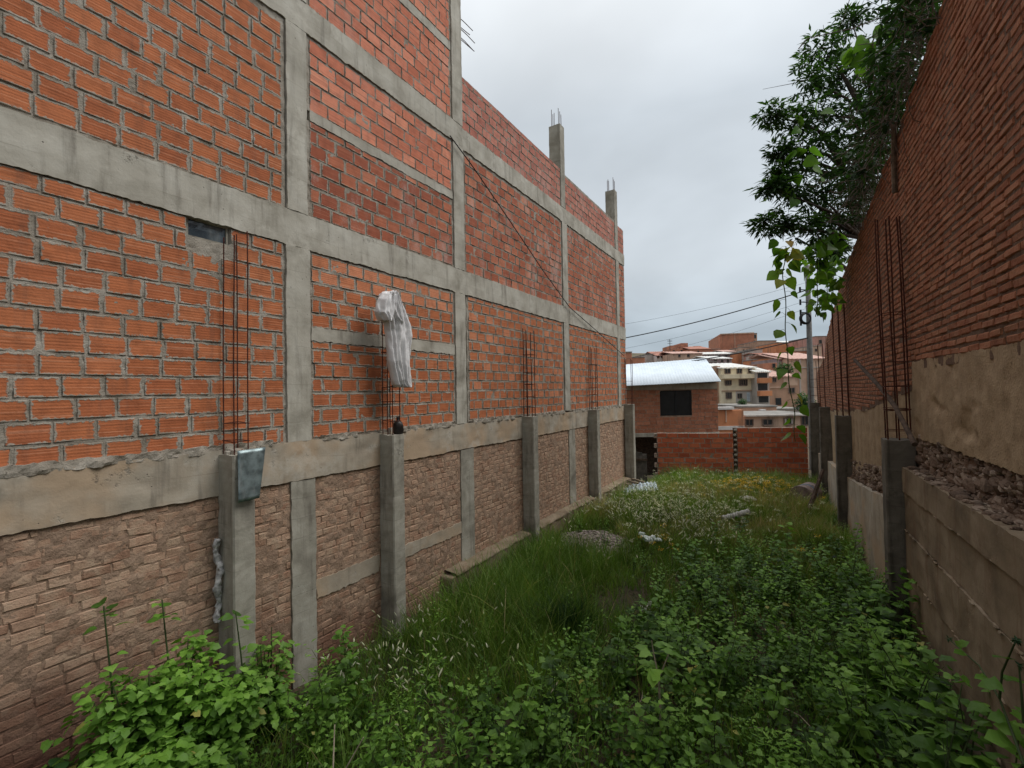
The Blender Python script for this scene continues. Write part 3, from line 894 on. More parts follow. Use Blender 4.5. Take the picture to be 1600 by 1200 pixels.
# plaster and rubble below the bricks
mb = MB()
rough_panel(mb, -7.35, -1.5, -.62 + RZ, .285 + RZ, .002, .24, .03, .010, 5., .02, 5., 120, 0, dents=.05)
mb.build('plaster', M['plaster'], rw, smooth=True)
mb = MB()
rough_panel(mb, -21, -7.36, 0, 0, .012, .24, .05, .025, 5., .03, 3., 121, 0, top=lambda s: rbot(s) - .01, bot=lambda s: ledge(-s) + RZ - .2, dents=.06)
mb.build('plaster', M['plaster'], rw, smooth=True)
mb = MB()
rough_panel(mb, -7.35, -1.5, -1.35 + RZ, -.6 + RZ, .045, .3, .04, .03, 6., .0, 3., 122, 0)


def stone(mb, c, s, seed, mi=0, rnd=.5, flat=.8):
    n1, n2 = 8, 6; V = []
    for i in range(1, n2):
        th = math.pi * i / n2
        for j in range(n1):
            ph = 2 * math.pi * j / n1
            V.append((math.sin(th) * math.cos(ph), math.sin(th) * math.sin(ph), math.cos(th)))
    V += [(0, 0, 1), (0, 0, -1)]; V = np.array(V)
    V = np.sign(V) * np.abs(V) ** .75
    V = V * (1 + .28 * vnoise(V[:, 0] * 1.6, V[:, 1] * 1.6, V[:, 2] * 1.6, seed)[:, None])
    a = rng.uniform(0, 6); V = V @ np.array([[math.cos(a), math.sin(a), 0], [-math.sin(a), math.cos(a), 0], [0, 0, 1]])
    V = V * np.array(s) + np.array(c)
    f = []
    for i in range(n2 - 2):
        for j in range(n1):
            f.append((i * n1 + j, i * n1 + n1 + j, i * n1 + n1 + (j + 1) % n1, i * n1 + (j + 1) % n1))
    k = (n2 - 1) * n1
    for j in range(n1):
        f.append((k, j, (j + 1) % n1)); f.append((k + 1, (n2 - 2) * n1 + (j + 1) % n1, (n2 - 2) * n1 + j))
    mb.add(V, f, rnd, mi)


for k in range(900):
    s = -rng.uniform(1.5, 7.3); q = rng.random(); z = -.62 - .40 * q
    r = rng.uniform(.015, .048) * (1 + .9 * (rng.random() < .2))
    stone(mb, (s, .055 + rng.uniform(-.012, .012), z + RZ), (r * rng.uniform(.9, 1.8), .025 + r * .35, r * rng.uniform(.6, 1)), k, 1, rng.random())
mb.build('rubble_base', [M['mud_dark'], M['rubble']], rw)
# loose rubble in the eroded foot farther along
mb = MB()
for k in range(420):
    t = rng.uniform(7.5, 14); z = ledge(np.array(t)) + abs(rng.normal(0, .22))
    r = rng.uniform(.02, .06)
    stone(mb, (-t, .03 + rng.uniform(-.03, .02), min(float(z), float(ledge(np.array(t))) + .38) + RZ), (r * rng.uniform(.9, 1.6), r, r * .8), k + 900, 0, rng.random())
mb.build('rubble_base', M['rubble'], rw)

# retaining wall in front of it
rt = thing('retaining_wall', 'board marked concrete retaining wall with a rubble strewn ledge at the right edge of the lot', 'wall', (1.48, 0, -3.2), RA)
lv = [-3.6, -2.68, -2.20, -1.73, -1.27, -.975]
for k in range(5):
    mb = MB()
    z0, z1 = lv[k] + RZ, lv[k + 1] + RZ - .004
    yo = -.12 + [.03, .012, -.006, .008, -.016][k]
    sl = lambda s: -.012 * (s + 4.4) * 0
    rough_panel(mb, -7.42, -1.5, z0, z1, yo, .02 if k < 4 else .16, .03, .007, 3.5, .010, 6., 130 + k, 0, dents=.012)
    mb.build('board_course', M['concrete_ret'], rt, smooth=True)
mb = MB()
for k in range(110):      # squeezed lips along the joints
    j_ = rng.integers(1, 5); s = -rng.uniform(1.6, 7.35)
    stone(mb, (s, -.128 + rng.uniform(-.006, .006), lv[j_] + RZ + rng.uniform(-.008, .004)), (rng.uniform(.01, .06), .011, rng.uniform(.005, .012)), k + 40, 0, .5)
mb.build('joint_lip', M['concrete_ret'], rt)
mb = MB()
for k in range(420):
    s = -rng.uniform(1.6, 7.3); r = abs(rng.normal(0, .014)) + .006
    stone(mb, (s, .05 - .15 * rng.random() ** 2, -.972 + RZ), (r * 1.7, r * 1.5, r * .8), k, 0, rng.random())
o = mb.build('debris', M['rubble'], rt)
mb = MB()
rough_panel(mb, -21, -7.7, -3.9 + RZ, 0, -.10, .05, .05, .012, 4., .02, 4., 140, 0, top=lambda s: ledge(-s) + RZ, dents=.03)
mb.build('far_stretch', M['concrete_low'], rt, smooth=True)

lean = (-.018, -.02)


def rcol(label, x0, x1, y, zt, zb, st, nb, seed, **k):
    bars = []
    xs = np.linspace(x0 + .04, x1 - .04, nb)
    for x in xs: bars += [(x, y + .05), (x + .005, y + .25)]
    return column(label, x0, x1, y, y + .30, zt, bars, zb, st, seed=seed, mat='concrete_shaded', **k)


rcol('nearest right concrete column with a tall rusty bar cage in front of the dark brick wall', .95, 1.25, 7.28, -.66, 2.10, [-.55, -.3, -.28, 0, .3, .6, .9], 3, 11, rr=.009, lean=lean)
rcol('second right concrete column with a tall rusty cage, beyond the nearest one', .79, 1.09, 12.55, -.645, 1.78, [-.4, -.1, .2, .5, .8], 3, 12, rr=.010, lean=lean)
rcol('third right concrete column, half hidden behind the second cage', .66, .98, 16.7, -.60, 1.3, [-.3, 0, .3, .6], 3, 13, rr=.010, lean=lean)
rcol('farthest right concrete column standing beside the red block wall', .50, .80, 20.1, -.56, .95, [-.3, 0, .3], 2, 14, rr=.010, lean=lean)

# props on the right wall
mb = MB(); tube(mb, [(.93, 9.99, .46), (.99, 7.9, .0), (1.02, 7.0, -.24), (1.05, 6.2, -.60)], .026, 8)
tag(mb.build('wooden_pole', M['wood_dark']), 'dark pole slanting through the bars behind the nearest right column', 'pole')
a_, b_ = 7.72, 7.6
mb = MB(); tube(mb, [(1.19, 7.72, 2.50), (1.185, 7.70, 2.9), (1.19, 7.62, 3.36)], .03, 8)
tag(mb.build('timber_stub', M['wood']), 'short grey timber stub fixed upright at the top of the right brick wall', 'timber')

# ------------------------------------------------------------------ back wall of red block
BA = math.atan2(20.9 - 18.75, .47 + 4.63)
bw = thing('block_wall', 'low red hollow block wall closing the far end of the lot', 'wall', (-4.63, 18.75, -4.2), BA)
BL = math.hypot(5.1, 2.15); spl = 2.88
for k, (a, b, zt) in enumerate([(0, spl - .05, -1.70 + 4.2), (spl + .10, BL - .05, -1.50 + 4.2)]):
    mb = MB(); n = 13
    rough_panel(mb, a + .03, b - .03, 0, zt - .02, .004, .14, .05, .006, 12., 0, seed=150 + k)
    bricks(mb, a, b, zt - n * .192 - .008, zt, .385, .176, .016, 1, -.004, .12, .004, 0., .004, gap=0)
    mb.build('brick_panel', [M['mortar'], M['brick_red']], bw, brick=True)
mb = MB(); rough_panel(mb, spl - .03, spl + .08, 0, -1.52 + 4.2, .03, .12, .04, .02, 9., .015, seed=155); mb.build('mortar_joint', M['wood_dark'], bw)
mb = MB()
for k in range(13): stone(mb, (spl + .02 + rng.uniform(-.01, .02), .01, 4.2 - 1.6 - k * .192), (.06, .035, .05), k, 0, .5)
mb.build('mortar_lumps', M['mortar'], bw)
# toothed free end
mb = MB()
for k in range(12):
    if k % 2 == 0: box(mb, -.11, -.006, 0, .13, 2.3 - k * .192, 2.47 - k * .192, 0, bev=.004)
mb.build('toothing', M['brick_red'], bw, brick=True)

# grey board gate leaf beside the last left column
p = on_level(990, 762, -3.3); g0 = at(990, 762, 15.6)
gt = thing('board_gate', 'weathered grey board panel standing at the far left corner of the lot', 'gate', (float(g0[0]), float(g0[1]), -3.45), R(28))
mb = MB()
for k in range(3):
    zt = 1.42 - .05 * k
    rough_panel(mb, .155 * k + .003, .155 * k + .15, 0, zt, .004 * k, .03, .05, .004, 5., .004, 6., 160 + k)
mb.build('boards', M['gate'], gt)
mb = MB(); box(mb, 0, .47, -.03, .0, .25, .32); mb.build('batten', M['wood_dark'], gt)
mb = MB(); box(mb, 0, .47, -.03, .0, 1.1, 1.17); mb.build('batten', M['wood_dark'], gt)

# ------------------------------------------------------------------ house behind the back wall
HA = math.atan2(.515, .857)
h0 = at(984, 690, 21.0)
hs = thing('brick_house', 'brick house with bright zinc roof and one dark window, just behind the block wall', 'house', (float(h0[0]), float(h0[1]), -4.0), HA)
k_ = 21.0 / F
hw = (1123 - 984) * k_
zsil, zeav = -2.05 + 4.0, .28 + 4.0
wx0, wx1 = (1033 - 984) * k_, (1082 - 984) * k_
wz0, wz1 = -1.16 + 4.0, -.03 + 4.0
mb = MB()
hl = (wx0, wx1, wz0, wz1, .09)
rough_panel(mb, -.6, hw, zsil + .12, zeav, .004, .14, .06, .005, 9., 0, seed=170, holes=[hl])
bricks(mb, -.6, hw, zsil + .12, zeav - .28, .30, .165, .010, 1, -.004, .06, .004, 0, .004, holes=[hl], gap=0)
mb.build('wall', [M['mud'], M['brick_house']], hs, brick=True)
mb = MB(); box(mb, -.6, hw + .02, .145, 5.0, zsil + .1, zeav); mb.build('rear_wall', M['brick_parapet'], hs, brick=True)
mb = MB(); box(mb, -.7, hw + .05, -.03, 5.0, zsil - .06, zsil + .115, bev=.01); mb.build('floor_slab', M['concrete'], hs)
mb = MB(); box(mb, -.6, hw - .1, 1.4, 4.8, 0, zsil - .07); mb.build('ground_floor', M['wood_dark'], hs)
mb = MB(); box(mb, -.6, hw, -.012, .10, zeav - .27, zeav - .02); mb.build('ring_beam', M['concrete_low'], hs)
wn = MB()
for r_ in ((wx0, wx0 + .05, wz0, wz1), (wx1 - .05, wx1, wz0, wz1), ((wx0 + wx1) / 2 - .03, (wx0 + wx1) / 2 + .03, wz0 + .05, wz1 - .05), (wx0 + .051, wx1 - .051, wz0, wz0 + .05), (wx0 + .051, wx1 - .051, wz1 - .05, wz1)):
    box(wn, r_[0], r_[1], .02, .08, r_[2], r_[3])
wo = wn.build('window', M['cable'], hs)
mb = MB(); box(mb, wx0 + .04, wx1 - .04, .045, .07, wz0 + .04, wz1 - .04); mb.build('pane', M['dark'], wo)
# roof: eave in front, ridge 3 m further back
ev0, ev1 = at(978, 602.5, 20.6), at(1126.5, 595.2, 20.6)
rg0, rg1 = at(976, 569.5, 24.0), at(1102.5, 559.8, 24.0)
inv = (Matrix.Translation(h0 * 0 + np.array([h0[0], h0[1], -4.0])) @ Matrix.Rotation(HA, 4, 'Z')).inverted()
L4 = [np.array(inv @ Vector(q)) for q in (ev0, ev1, rg1, rg0)]
mb = MB(); nx_ = 120
V = []
for q in range(nx_ + 1):
    u = q / nx_
    a = L4[0] * (1 - u) + L4[1] * u; b = L4[3] * (1 - u) + L4[2] * u
    wv = np.array([0, 0, .004 * math.sin(q * math.pi / 2)])
    V += [a + wv, b + wv]
f = [(2 * q, 2 * q + 2, 2 * q + 3, 2 * q + 1) for q in range(nx_)]
mb.add(V, f)
ro = mb.build('roof', M['zinc_roof'], hs, smooth=True)
md = ro.modifiers.new('t', 'SOLIDIFY'); md.thickness = .03
back = MB()
bk0, bk1 = L4[3] + [0, 2.6, -.9], L4[2] + [0, 2.6, -.9]
back.add([L4[3], L4[2], bk1, bk0], [(0, 1, 2, 3)]); back.build('roof', M['zinc'], hs)
gb = MB(); gx_ = hw - .02
gb.add([(gx_, .05, zeav), (gx_, 4.95, zeav), (gx_, 4.9, zeav + .2), (gx_, float(L4[2][1]), float(L4[2][2]) - .1)], [(0, 1, 2, 3)])
gb.build('gable', M['brick_parapet'], hs, brick=True)

# ------------------------------------------------------------------ town on the hillside
def wallmat(name, col, var=.12, dirt=(.18, .13, .10)):
    return m_plain(name, col, .9, var, .9, .2, bump=.3, dirt=dirt)


FM = {
    'cream': wallmat('cream_paint', (.80, .70, .51)), 'orange': wallmat('orange_brick_far', (.52, .235, .15)), 'bright': wallmat('bright_orange_render', (.62, .26, .13)),
    'brown': wallmat('brown_brick_far', (.46, .29, .205)), 'grey': wallmat('grey_render', (.48, .44, .40)), 'pink': wallmat('pink_render', (.52, .30, .25)),
    'tan': wallmat('tan_brick_far', (.58, .41, .31)), 'white': wallmat('white_render', (.70, .67, .64)), 'purple': wallmat('purplish_render', (.36, .28, .285)),  # purple is a dull purplish render colour
}
FR = {'tile': m_plain('red_tile_roof', (.40, .19, .14), .85, .2, 3.), 'zincf': m_plain('pale_metal_roof', (.74, .73, .69), .5, .12, 2.), 'pinkroof': m_plain('faded_tile_roof', (.56, .36, .30), .85, .2, 3.), 'slab': m_plain('roof_slab_concrete', (.25, .235, .215), .9, .25, 1.5)}
HG = 'houses on the hillside behind'
FRAME = m_plain('window_frame', (.22, .16, .13), .7)


def far_house(label, x0, x1, yt, yb, Z, mat, depth=7., roof=('slab',), wins=(), extra=(), turn=0., cat='house', name='house', deep=5., columns=()):
    k = Z / F; o = at(x0, yb, Z)
    t = thing(name, label, cat, (float(o[0]), float(o[1]), float(o[2]) - deep), HA + R(turn), HG)
    w, h = (x1 - x0) * k / math.cos(R(turn)), (yb - yt) * k
    cx = lambda px: (px - x0) * k / math.cos(R(turn)); cz = lambda py: (yb - py) * k + deep
    mb = MB(); box(mb, 0, w, 0, depth, 0, h + deep, bev=.02); mb.build('wall', FM[mat], t)
    kind = roof[0]
    if kind == 'slab':
        mb = MB(); box(mb, -.05, w + .05, -.06, depth + .05, h + deep + .003, h + deep + .15, bev=.02); mb.build('roof', FR['slab'], t)
    elif kind == 'parapet':
        mb = MB(); box(mb, .2, w - .2, .2, depth - .2, h + deep + .003, h + deep + .05); mb.build('roof', FR['slab'], t)
    else:                                   # sloping sheet or tile roof, eave towards the lot
        m, yr = FR[roof[1]], roof[2]; ov = .15
        rise = max((yt - yr) * k * (1 + depth * .7 / Z), .15) + depth * .7 / Z * max(0, (cz(yt) + o[2] - deep) * 1.0) * .6
        mb = MB(); n = 24; V = []
        for q in range(n + 1):
            x = -ov + (w + 2 * ov) * q / n; zz = .03 * math.sin(q * 2.2)
            V += [(x, -ov, h + deep - .05 + zz), (x, depth * .7, h + deep + rise + zz), (x, depth + .3, h + deep + rise * .6 + zz)]
        f = []
        for q in range(n):
            f += [(3 * q, 3 * q + 3, 3 * q + 4, 3 * q + 1), (3 * q + 1, 3 * q + 4, 3 * q + 5, 3 * q + 2)]
        mb.add(V, f); r_ = mb.build('roof', m, t); md = r_.modifiers.new('t', 'SOLIDIFY'); md.thickness = .10
    for q in wins:
        a, b, c, d = q[:4]
        bars = q[4] if len(q) > 4 else 1
        X0, X1, Z0, Z1 = cx(a), cx(b), cz(d), cz(c)
        mb = MB(); fr = min(.09, (X1 - X0) * .12)
        box(mb, X0, X0 + fr, -.05, .0, Z0, Z1); box(mb, X1 - fr, X1, -.05, .0, Z0, Z1)
        box(mb, X0 + fr, X1 - fr, -.06, .0, Z0 - .05, Z0 + fr * .7); box(mb, X0 + fr, X1 - fr, -.05, .0, Z1 - fr * .7, Z1)
        for i in range(bars):
            xm = X0 + (X1 - X0) * (i + 1) / (bars + 1); box(mb, xm - fr * .3, xm + fr * .3, -.045, 0, Z0 + fr, Z1 - fr)
        wo = mb.build('window', FRAME, t)
        mb = MB(); box(mb, X0 + fr * .5, X1 - fr * .5, -.022, -.004, Z0 + fr * .4, Z1 - fr * .4); mb.build('pane', M['dark'], wo)
    for (nm, m, a, b, c, d, ya, yb_) in extra:
        mb = MB(); box(mb, cx(a), cx(b), ya, yb_, cz(d), cz(c), bev=.01)
        mb.build(nm, FM[m] if m in FM else M[m], t)
    return t


# apartment block with cream bands
far_house('cream three storey apartment block with pale sloping roof and balcony band', 1127, 1182, 574, 634, 46, 'cream', 8, ('shed', 'zincf', 566),
          [(1133, 1143, 576, 584), (1152, 1161, 576, 584), (1170, 1176, 576, 583), (1133, 1144, 594, 602, 2), (1155, 1169, 593, 603, 3), (1134, 1144, 613, 623, 2), (1152, 1160, 615, 623)],
          [('balcony', 'cream', 1128, 1181, 585.5, 592, -.7, -.01), ('floor_band', 'brown', 1128, 1176, 610.2, 611.6, -.12, -.01), ('stair_opening', 'dark', 1175.5, 1181.5, 594, 609, -.03, .0), ('stair_opening', 'dark', 1175.5, 1181.5, 611.5, 626, -.03, .0), ('recess', 'grey', 1150, 1175, 612, 630, -.02, -.002), ('door', 'zinc', 1167, 1172, 614, 628, -.05, -.021)])
far_house('dusty grey side wing of the cream apartment block, left of it', 1119, 1127, 572, 634, 46.5, 'brown', 7, ('parapet',))
far_house('narrow tower of stacked balconies with orange parapets and white canopy', 1183, 1203, 580, 636, 45, 'grey', 5, ('shed', 'zincf', 571),
          [], [('balcony', 'bright', 1183.5, 1202, 591, 598.5, -.6, -.01), ('balcony', 'bright', 1183.5, 1202, 611, 618.5, -.6, -.01), ('loggia', 'dark', 1185, 1200, 581.5, 590.5, -.02, 0), ('loggia', 'dark', 1185, 1200, 599.5, 610, -.02, 0), ('loggia', 'dark', 1186, 1201, 619.5, 629, -.02, 0)])
far_house('brown brick house with faded red tile roof right of the balcony tower', 1203, 1249, 587.5, 636, 48, 'brown', 8, ('shed', 'pinkroof', 577),
          [(1208, 1214, 589, 597), (1232, 1243, 606, 615)], [('door', 'dark', 1212, 1221, 622, 633, -.03, 0), ('lintel_band', 'tan', 1203.5, 1232, 604.5, 606.5, -.06, -.003), ('wall_panel', 'tan', 1225, 1247, 589, 603, -.04, -.002)])
far_house('tall tan brick house with pilaster strips and tiled gable at the right', 1238, 1296, 560, 636, 58, 'tan', 9, ('shed', 'pinkroof', 549.5),
          [], [('pilaster', 'grey', 1249.5, 1252, 562, 634, -.12, -.01), ('pilaster', 'grey', 1262, 1264, 562, 634, -.12, -.01), ('floor_band', 'grey', 1238.5, 1295, 574, 575.5, -.1, -.005)])
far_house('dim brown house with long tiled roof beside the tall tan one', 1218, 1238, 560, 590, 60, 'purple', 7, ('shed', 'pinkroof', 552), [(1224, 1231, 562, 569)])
far_house('small orange brick shed wall with one dark opening above the red tile roof', 1202, 1215, 567, 592, 56, 'orange', 5, ('parapet',), [(1207, 1212, 568, 575, 0)])
far_house('large plain orange brick block standing highest on the skyline', 1126, 1173, 522, 562, 120, 'orange', 18, ('parapet',), [], [('roof_edge', 'tan', 1126, 1173, 521.5, 523.2, -.2, 0), ('column', 'tan', 1146, 1147, 524, 560, -.08, -.01)], turn=-14)
far_house('brown end of the large orange block with square open window holes', 1173.5, 1185, 521, 560, 119, 'brown', 6, ('slab',), [(1174.5, 1177.5, 522.5, 528, 0), (1179, 1183.5, 522.5, 528.5, 0), (1178, 1181, 532, 538, 0)], turn=10)  # end wall coloured browner than the orange front
far_house('white doored little rooftop room below the large orange block', 1174, 1183, 537, 560, 110, 'white', 5, ('slab',), [(1179, 1182, 538, 543, 0)])
far_house('brown brick house with flat top left of the bright orange wall', 1186, 1214, 533, 566, 105, 'brown', 10, ('slab',))
far_house('bright orange rendered house wall in the middle of the hillside', 1213, 1231, 536, 566, 98, 'bright', 8, ('slab',))
far_house('pink house with white roof terrace high on the right hillside', 1230, 1266, 535, 568, 104, 'pink', 9, ('shed', 'zincf', 531), [(1236, 1240, 541, 546, 0), (1246, 1250, 541, 546, 0), (1255, 1259, 541, 546, 0)])
far_house('long red brick house right of the utility pole on the skyline', 1276, 1322, 526, 590, 92, 'pink', 9, ('slab',), [(1281, 1286, 531, 537, 0), (1292, 1297, 531, 537, 0)])
far_house('orange brick house with low wall left of the curved grey building', 1151, 1177, 552, 572, 88, 'bright', 8, ('slab',), [(1166, 1172, 554, 558, 0)], turn=8)
far_house('curved grey concrete stair building in the hillside middle', 1177, 1192, 546, 575, 84, 'grey', 6, ('slab',), [], [('ramp_wall', 'grey', 1166, 1177.5, 558, 575, -.8, -.01)])
far_house('red brick house with row of small windows above the cream block', 1194, 1218, 553, 575, 80, 'pink', 7, ('shed', 'tile', 550), [(1197, 1200, 555, 559, 0), (1203, 1206, 555, 559, 0), (1209, 1212, 555, 559, 0)])
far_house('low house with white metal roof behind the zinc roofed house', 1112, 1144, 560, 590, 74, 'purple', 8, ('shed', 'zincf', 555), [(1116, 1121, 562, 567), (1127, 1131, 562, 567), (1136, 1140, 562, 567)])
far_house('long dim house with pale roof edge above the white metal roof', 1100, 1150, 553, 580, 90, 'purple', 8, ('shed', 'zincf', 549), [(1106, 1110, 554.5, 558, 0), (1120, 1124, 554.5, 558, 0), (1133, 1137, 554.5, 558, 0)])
far_house('long orange house with slanting roof line on the left skyline', 1079, 1111, 545, 575, 112, 'orange', 9, ('shed', 'tile', 540), [(1090, 1093, 548, 551, 0)])
far_house('stepped orange brick house under construction on the left skyline', 1048, 1079, 545, 575, 116, 'orange', 10, ('parapet',), [(1052, 1055, 547, 550, 0), (1064, 1067, 547, 550, 0)], [('upper_storey', 'orange', 1050, 1062, 539.5, 545.2, .5, 7), ('upper_storey', 'orange', 1066, 1077, 536, 545.2, .5, 7)])
far_house('white house with red tile roof and three small windows on the left', 1026, 1051, 555, 580, 92, 'white', 8, ('shed', 'tile', 548), [(1027, 1031, 556, 559.5), (1033, 1036.5, 556, 559.5), (1040, 1044, 556, 559.5)])
far_house('grey unfinished house left of the red tile roof', 1010, 1025, 554, 580, 94, 'grey', 8, ('slab',))
far_house('orange hut wall on the far left of the hillside', 987, 1008, 559, 585, 90, 'orange', 7, ('slab',))
far_house('orange chimney like room at the corner of the left building', 979, 988, 551, 590, 60, 'orange', 3, ('slab',))
far_house('tan house with flat roof between the left skyline houses', 1052, 1098, 552, 580, 86, 'tan', 8, ('shed', 'pinkroof', 548), [(1060, 1064, 554, 558, 0), (1074, 1078, 554, 558, 0)])
# low buildings right behind the block wall
far_house('low bright orange building with white edge behind the block wall', 1122, 1163, 641, 685, 30, 'bright', 5, ('parapet',), [], [('roof_trim', 'white', 1121, 1146, 636, 640.2, -.2, .3), ('column', 'tan', 1134, 1136, 641, 660, -.06, -.005), ('sill_band', 'white', 1122, 1163, 666, 672, -.06, -.005)], deep=1.)
far_house('low tan building with dark windows and white curtains behind the block wall', 1163, 1300, 650, 690, 31, 'tan', 6, ('parapet',),
          [(1164.5, 1178, 655, 665.5), (1191, 1208.5, 655, 665.5), (1225, 1241, 654, 664.5, 0), (1252, 1264, 651.5, 666)], [('roof_edge', 'grey', 1163, 1300, 648.5, 651, -.25, -.01), ('curtain', 'white', 1225.8, 1229.5, 654.8, 663, -.034, -.024), ('curtain', 'white', 1237, 1240.3, 654.8, 663, -.034, -.024)], deep=1.)
far_house('brown flat roofed house with rough grey slab edge behind the low tan one', 1160, 1215, 637, 690, 37, 'brown', 6, ('slab',), [], [('water_tank', 'white', 1186, 1193, 640, 645, -.5, -.02)], deep=1.)
far_house('grey house with broken grey parapet at the right of the pole base', 1215, 1262, 641, 690, 38, 'grey', 6, ('slab',), [(1222, 1231, 644, 649, 0)], deep=1.)

# more of the crowded hillside
for (lab, x0, x1, yt, yb, Z, mat, rf, wn) in [
    ('narrow brick house between the orange block and the curved grey stair building', 1159, 1171, 543, 560, 108, 'tan', ('slab',), [(1161, 1163.5, 546, 549, 0), (1166, 1168.5, 546, 549, 0)]),
    ('small orange house peeping over the pale roof left of the orange block', 1112, 1126, 546, 560, 113, 'orange', ('slab',), [(1115, 1118, 548, 551, 0)]),
    ('pale house with two dark windows under the large orange block', 1132, 1150, 549, 566, 101, 'white', ('shed', 'pinkroof', 546), [(1136, 1139, 552, 555, 0), (1143, 1146, 552, 555, 0)]),
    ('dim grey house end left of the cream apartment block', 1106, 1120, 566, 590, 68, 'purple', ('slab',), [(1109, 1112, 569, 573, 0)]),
    ('small brick house with flat top below the brown skyline house', 1191, 1203, 561, 580, 72, 'bright', ('slab',), [(1194, 1197, 564, 568, 0)]),
    ('red brick house with two storeys left of the utility pole', 1243, 1262, 549, 566, 90, 'orange', ('slab',), [(1246, 1249, 552, 556, 0), (1254, 1257, 552, 556, 0)]),
    ('faded pink house between the pole and the red brick skyline house', 1271, 1284, 541, 566, 88, 'tan', ('slab',), [(1274, 1277, 545, 549, 0)]),
    ('low tan house at the left skyline beside the grey unfinished one', 1000, 1012, 556, 575, 98, 'tan', ('slab',), [(1003, 1006, 559, 562, 0)]),
    ('little orange rooftop room above the long tan flat house', 1084, 1096, 541, 553, 118, 'bright', ('parapet',), [(1088, 1090, 545, 548, 0)]),
    ('brown house half hidden behind the balcony tower roof', 1203, 1220, 556, 575, 76, 'brown', ('shed', 'pinkroof', 553), [(1207, 1210, 559, 562, 0), (1213, 1216, 559, 562, 0)])]:
    far_house(lab, x0, x1, yt, yb, Z, mat, 6, rf, wn)

# antenna mast on the skyline
q = at(1047, 552, 114)
an = thing('antenna_mast', 'thin dark antenna mast on the left skyline', 'antenna', (float(q[0]), float(q[1]), float(q[2])), 0)
mb = MB(); tube(mb, [(0, 0, 0), (0, 0, 3.4)], .07, 5); mb.build('mast', M['cable'], an)
mb = MB()
for z in (2.4, 2.9, 3.2): tube(mb, [(-.5, -.3, z), (.5, .3, z)], .04, 4)
mb.build('crossbar', M['cable'], an)

# utility pole with coil, and its wires
q = at(1268, 645, 22.5); PX, PY = float(q[0]), float(q[1])
po = thing('utility_pole', 'grey concrete utility pole rising behind the farthest right column', 'utility pole', (PX, PY, -4.0), HA)
mb = MB(); lathe(mb, [(.15, 0), (.13, 4.5), (.10, 9.9), (0, 9.92)], 14, ); mb.build('shaft', M['pole'], po, smooth=True)
for z in (7.1, 7.6, 8.1, 8.7):
    mb = MB()
    tube(mb, [(-.05, -.05, z), (-.44, -.05, z + .03)], .025, 5)
    tube(mb, [(-.42, -.05, z - .12), (-.42, -.05, z + .15)], .045, 6)
    mb.build('insulator', M['cable'], po)
mb = MB()
a = np.linspace(0, 2 * math.pi, 26)
for k in range(4):
    rr_ = .27 - .02 * k
    tube(mb, np.column_stack([-.30 + rr_ * np.cos(a), -.2 - .02 * k + 0 * a, 7.55 + rr_ * np.sin(a) - .25]), .03, 5, cap=False)
mb.build('cable_coil', M['cable'], po)


def wire(label, a, b, sag, r=.018):
    a, b = np.array(a), np.array(b); t = np.linspace(0, 1, 40)[:, None]
    P = a * (1 - t) + b * t; P[:, 2] -= sag * 4 * (t * (1 - t))[:, 0]
    mb = MB(); tube(mb, P, r, 5)
    tag(mb.build('overhead_wire', M['cable']), label, 'wire')


def wpx(label, x0, y0, x1, y1, sag, r, Z0=24.5, Z1=22.5):
    a, b = at(x0, y0, Z0), at(x1, y1, Z1)
    d = (a - b); a = b + d * 1.35
    wire(label, a, b, sag, r)


wpx('thick black overhead wire crossing the sky from the brick building to the pole', 980, 521, 1264, 452, .28, .026)
wpx('thick black overhead wire passing in front of the hillside houses', 985, 567, 1266, 527, .35, .026)
wpx('thin highest overhead wire in the grey sky', 980, 500, 1265, 440, .25, .0055)
wpx('thin overhead wire just below the thick sky wire', 980, 537, 1265, 468, .3, .0055)
wpx('thin lowest overhead wire just above the zinc roof', 983, 552, 1265, 480, .35, .0055)

# ------------------------------------------------------------------ things lying in the lot
def ongrid(px, py, z=-3.2):
    q = on_level(px, py, z); return on_level(px, py, float(gh(q[0], q[1])))


q = ongrid(925, 853)
gp = thing('gravel_pile', 'low heap of grey gravel in the grass near the left wall', 'gravel pile', (float(q[0]), float(q[1]), float(gh(q[0], q[1]))), 0)
n = 40; u, w = np.meshgrid(np.linspace(-1, 1, n), np.linspace(-1, 1, n))
mb = MB(); hh = .22 * np.clip(1 - (u ** 2 + w ** 2), 0, 1) ** .8 - .06 + .03 * fbm(u * 4, w * 4, 0, 8)
mb.add(np.stack([u * .92, w * 1.0, hh], -1).reshape(-1, 3), {4: np.stack([(a_ := (np.meshgrid(np.arange(n - 1), np.arange(n - 1))[1] * n + np.meshgrid(np.arange(n - 1), np.arange(n - 1))[0]).ravel()), a_ + 1, a_ + n + 1, a_ + n], -1), 3: []})
mb.build('heap', M['gravel'], gp)
mb = MB()
for k in range(1100):
    a, r = rng.uniform(0, 6.28), math.sqrt(rng.random()) * .95
    x, y = r * math.cos(a), r * math.sin(a)
    z = .22 * max(0, 1 - r * r) ** .8 - .05 + .03 * float(fbm(x * 4, y * 4, 0, 8))
    s = rng.uniform(.012, .032)
    stone(mb, (x * .92, y * 1.0, z + s * .3), (s * 1.3, s, s * .8), k, 0, rng.random())
tag(mb.build('gravel_stones', M['gravel'], gp), kind='stuff')

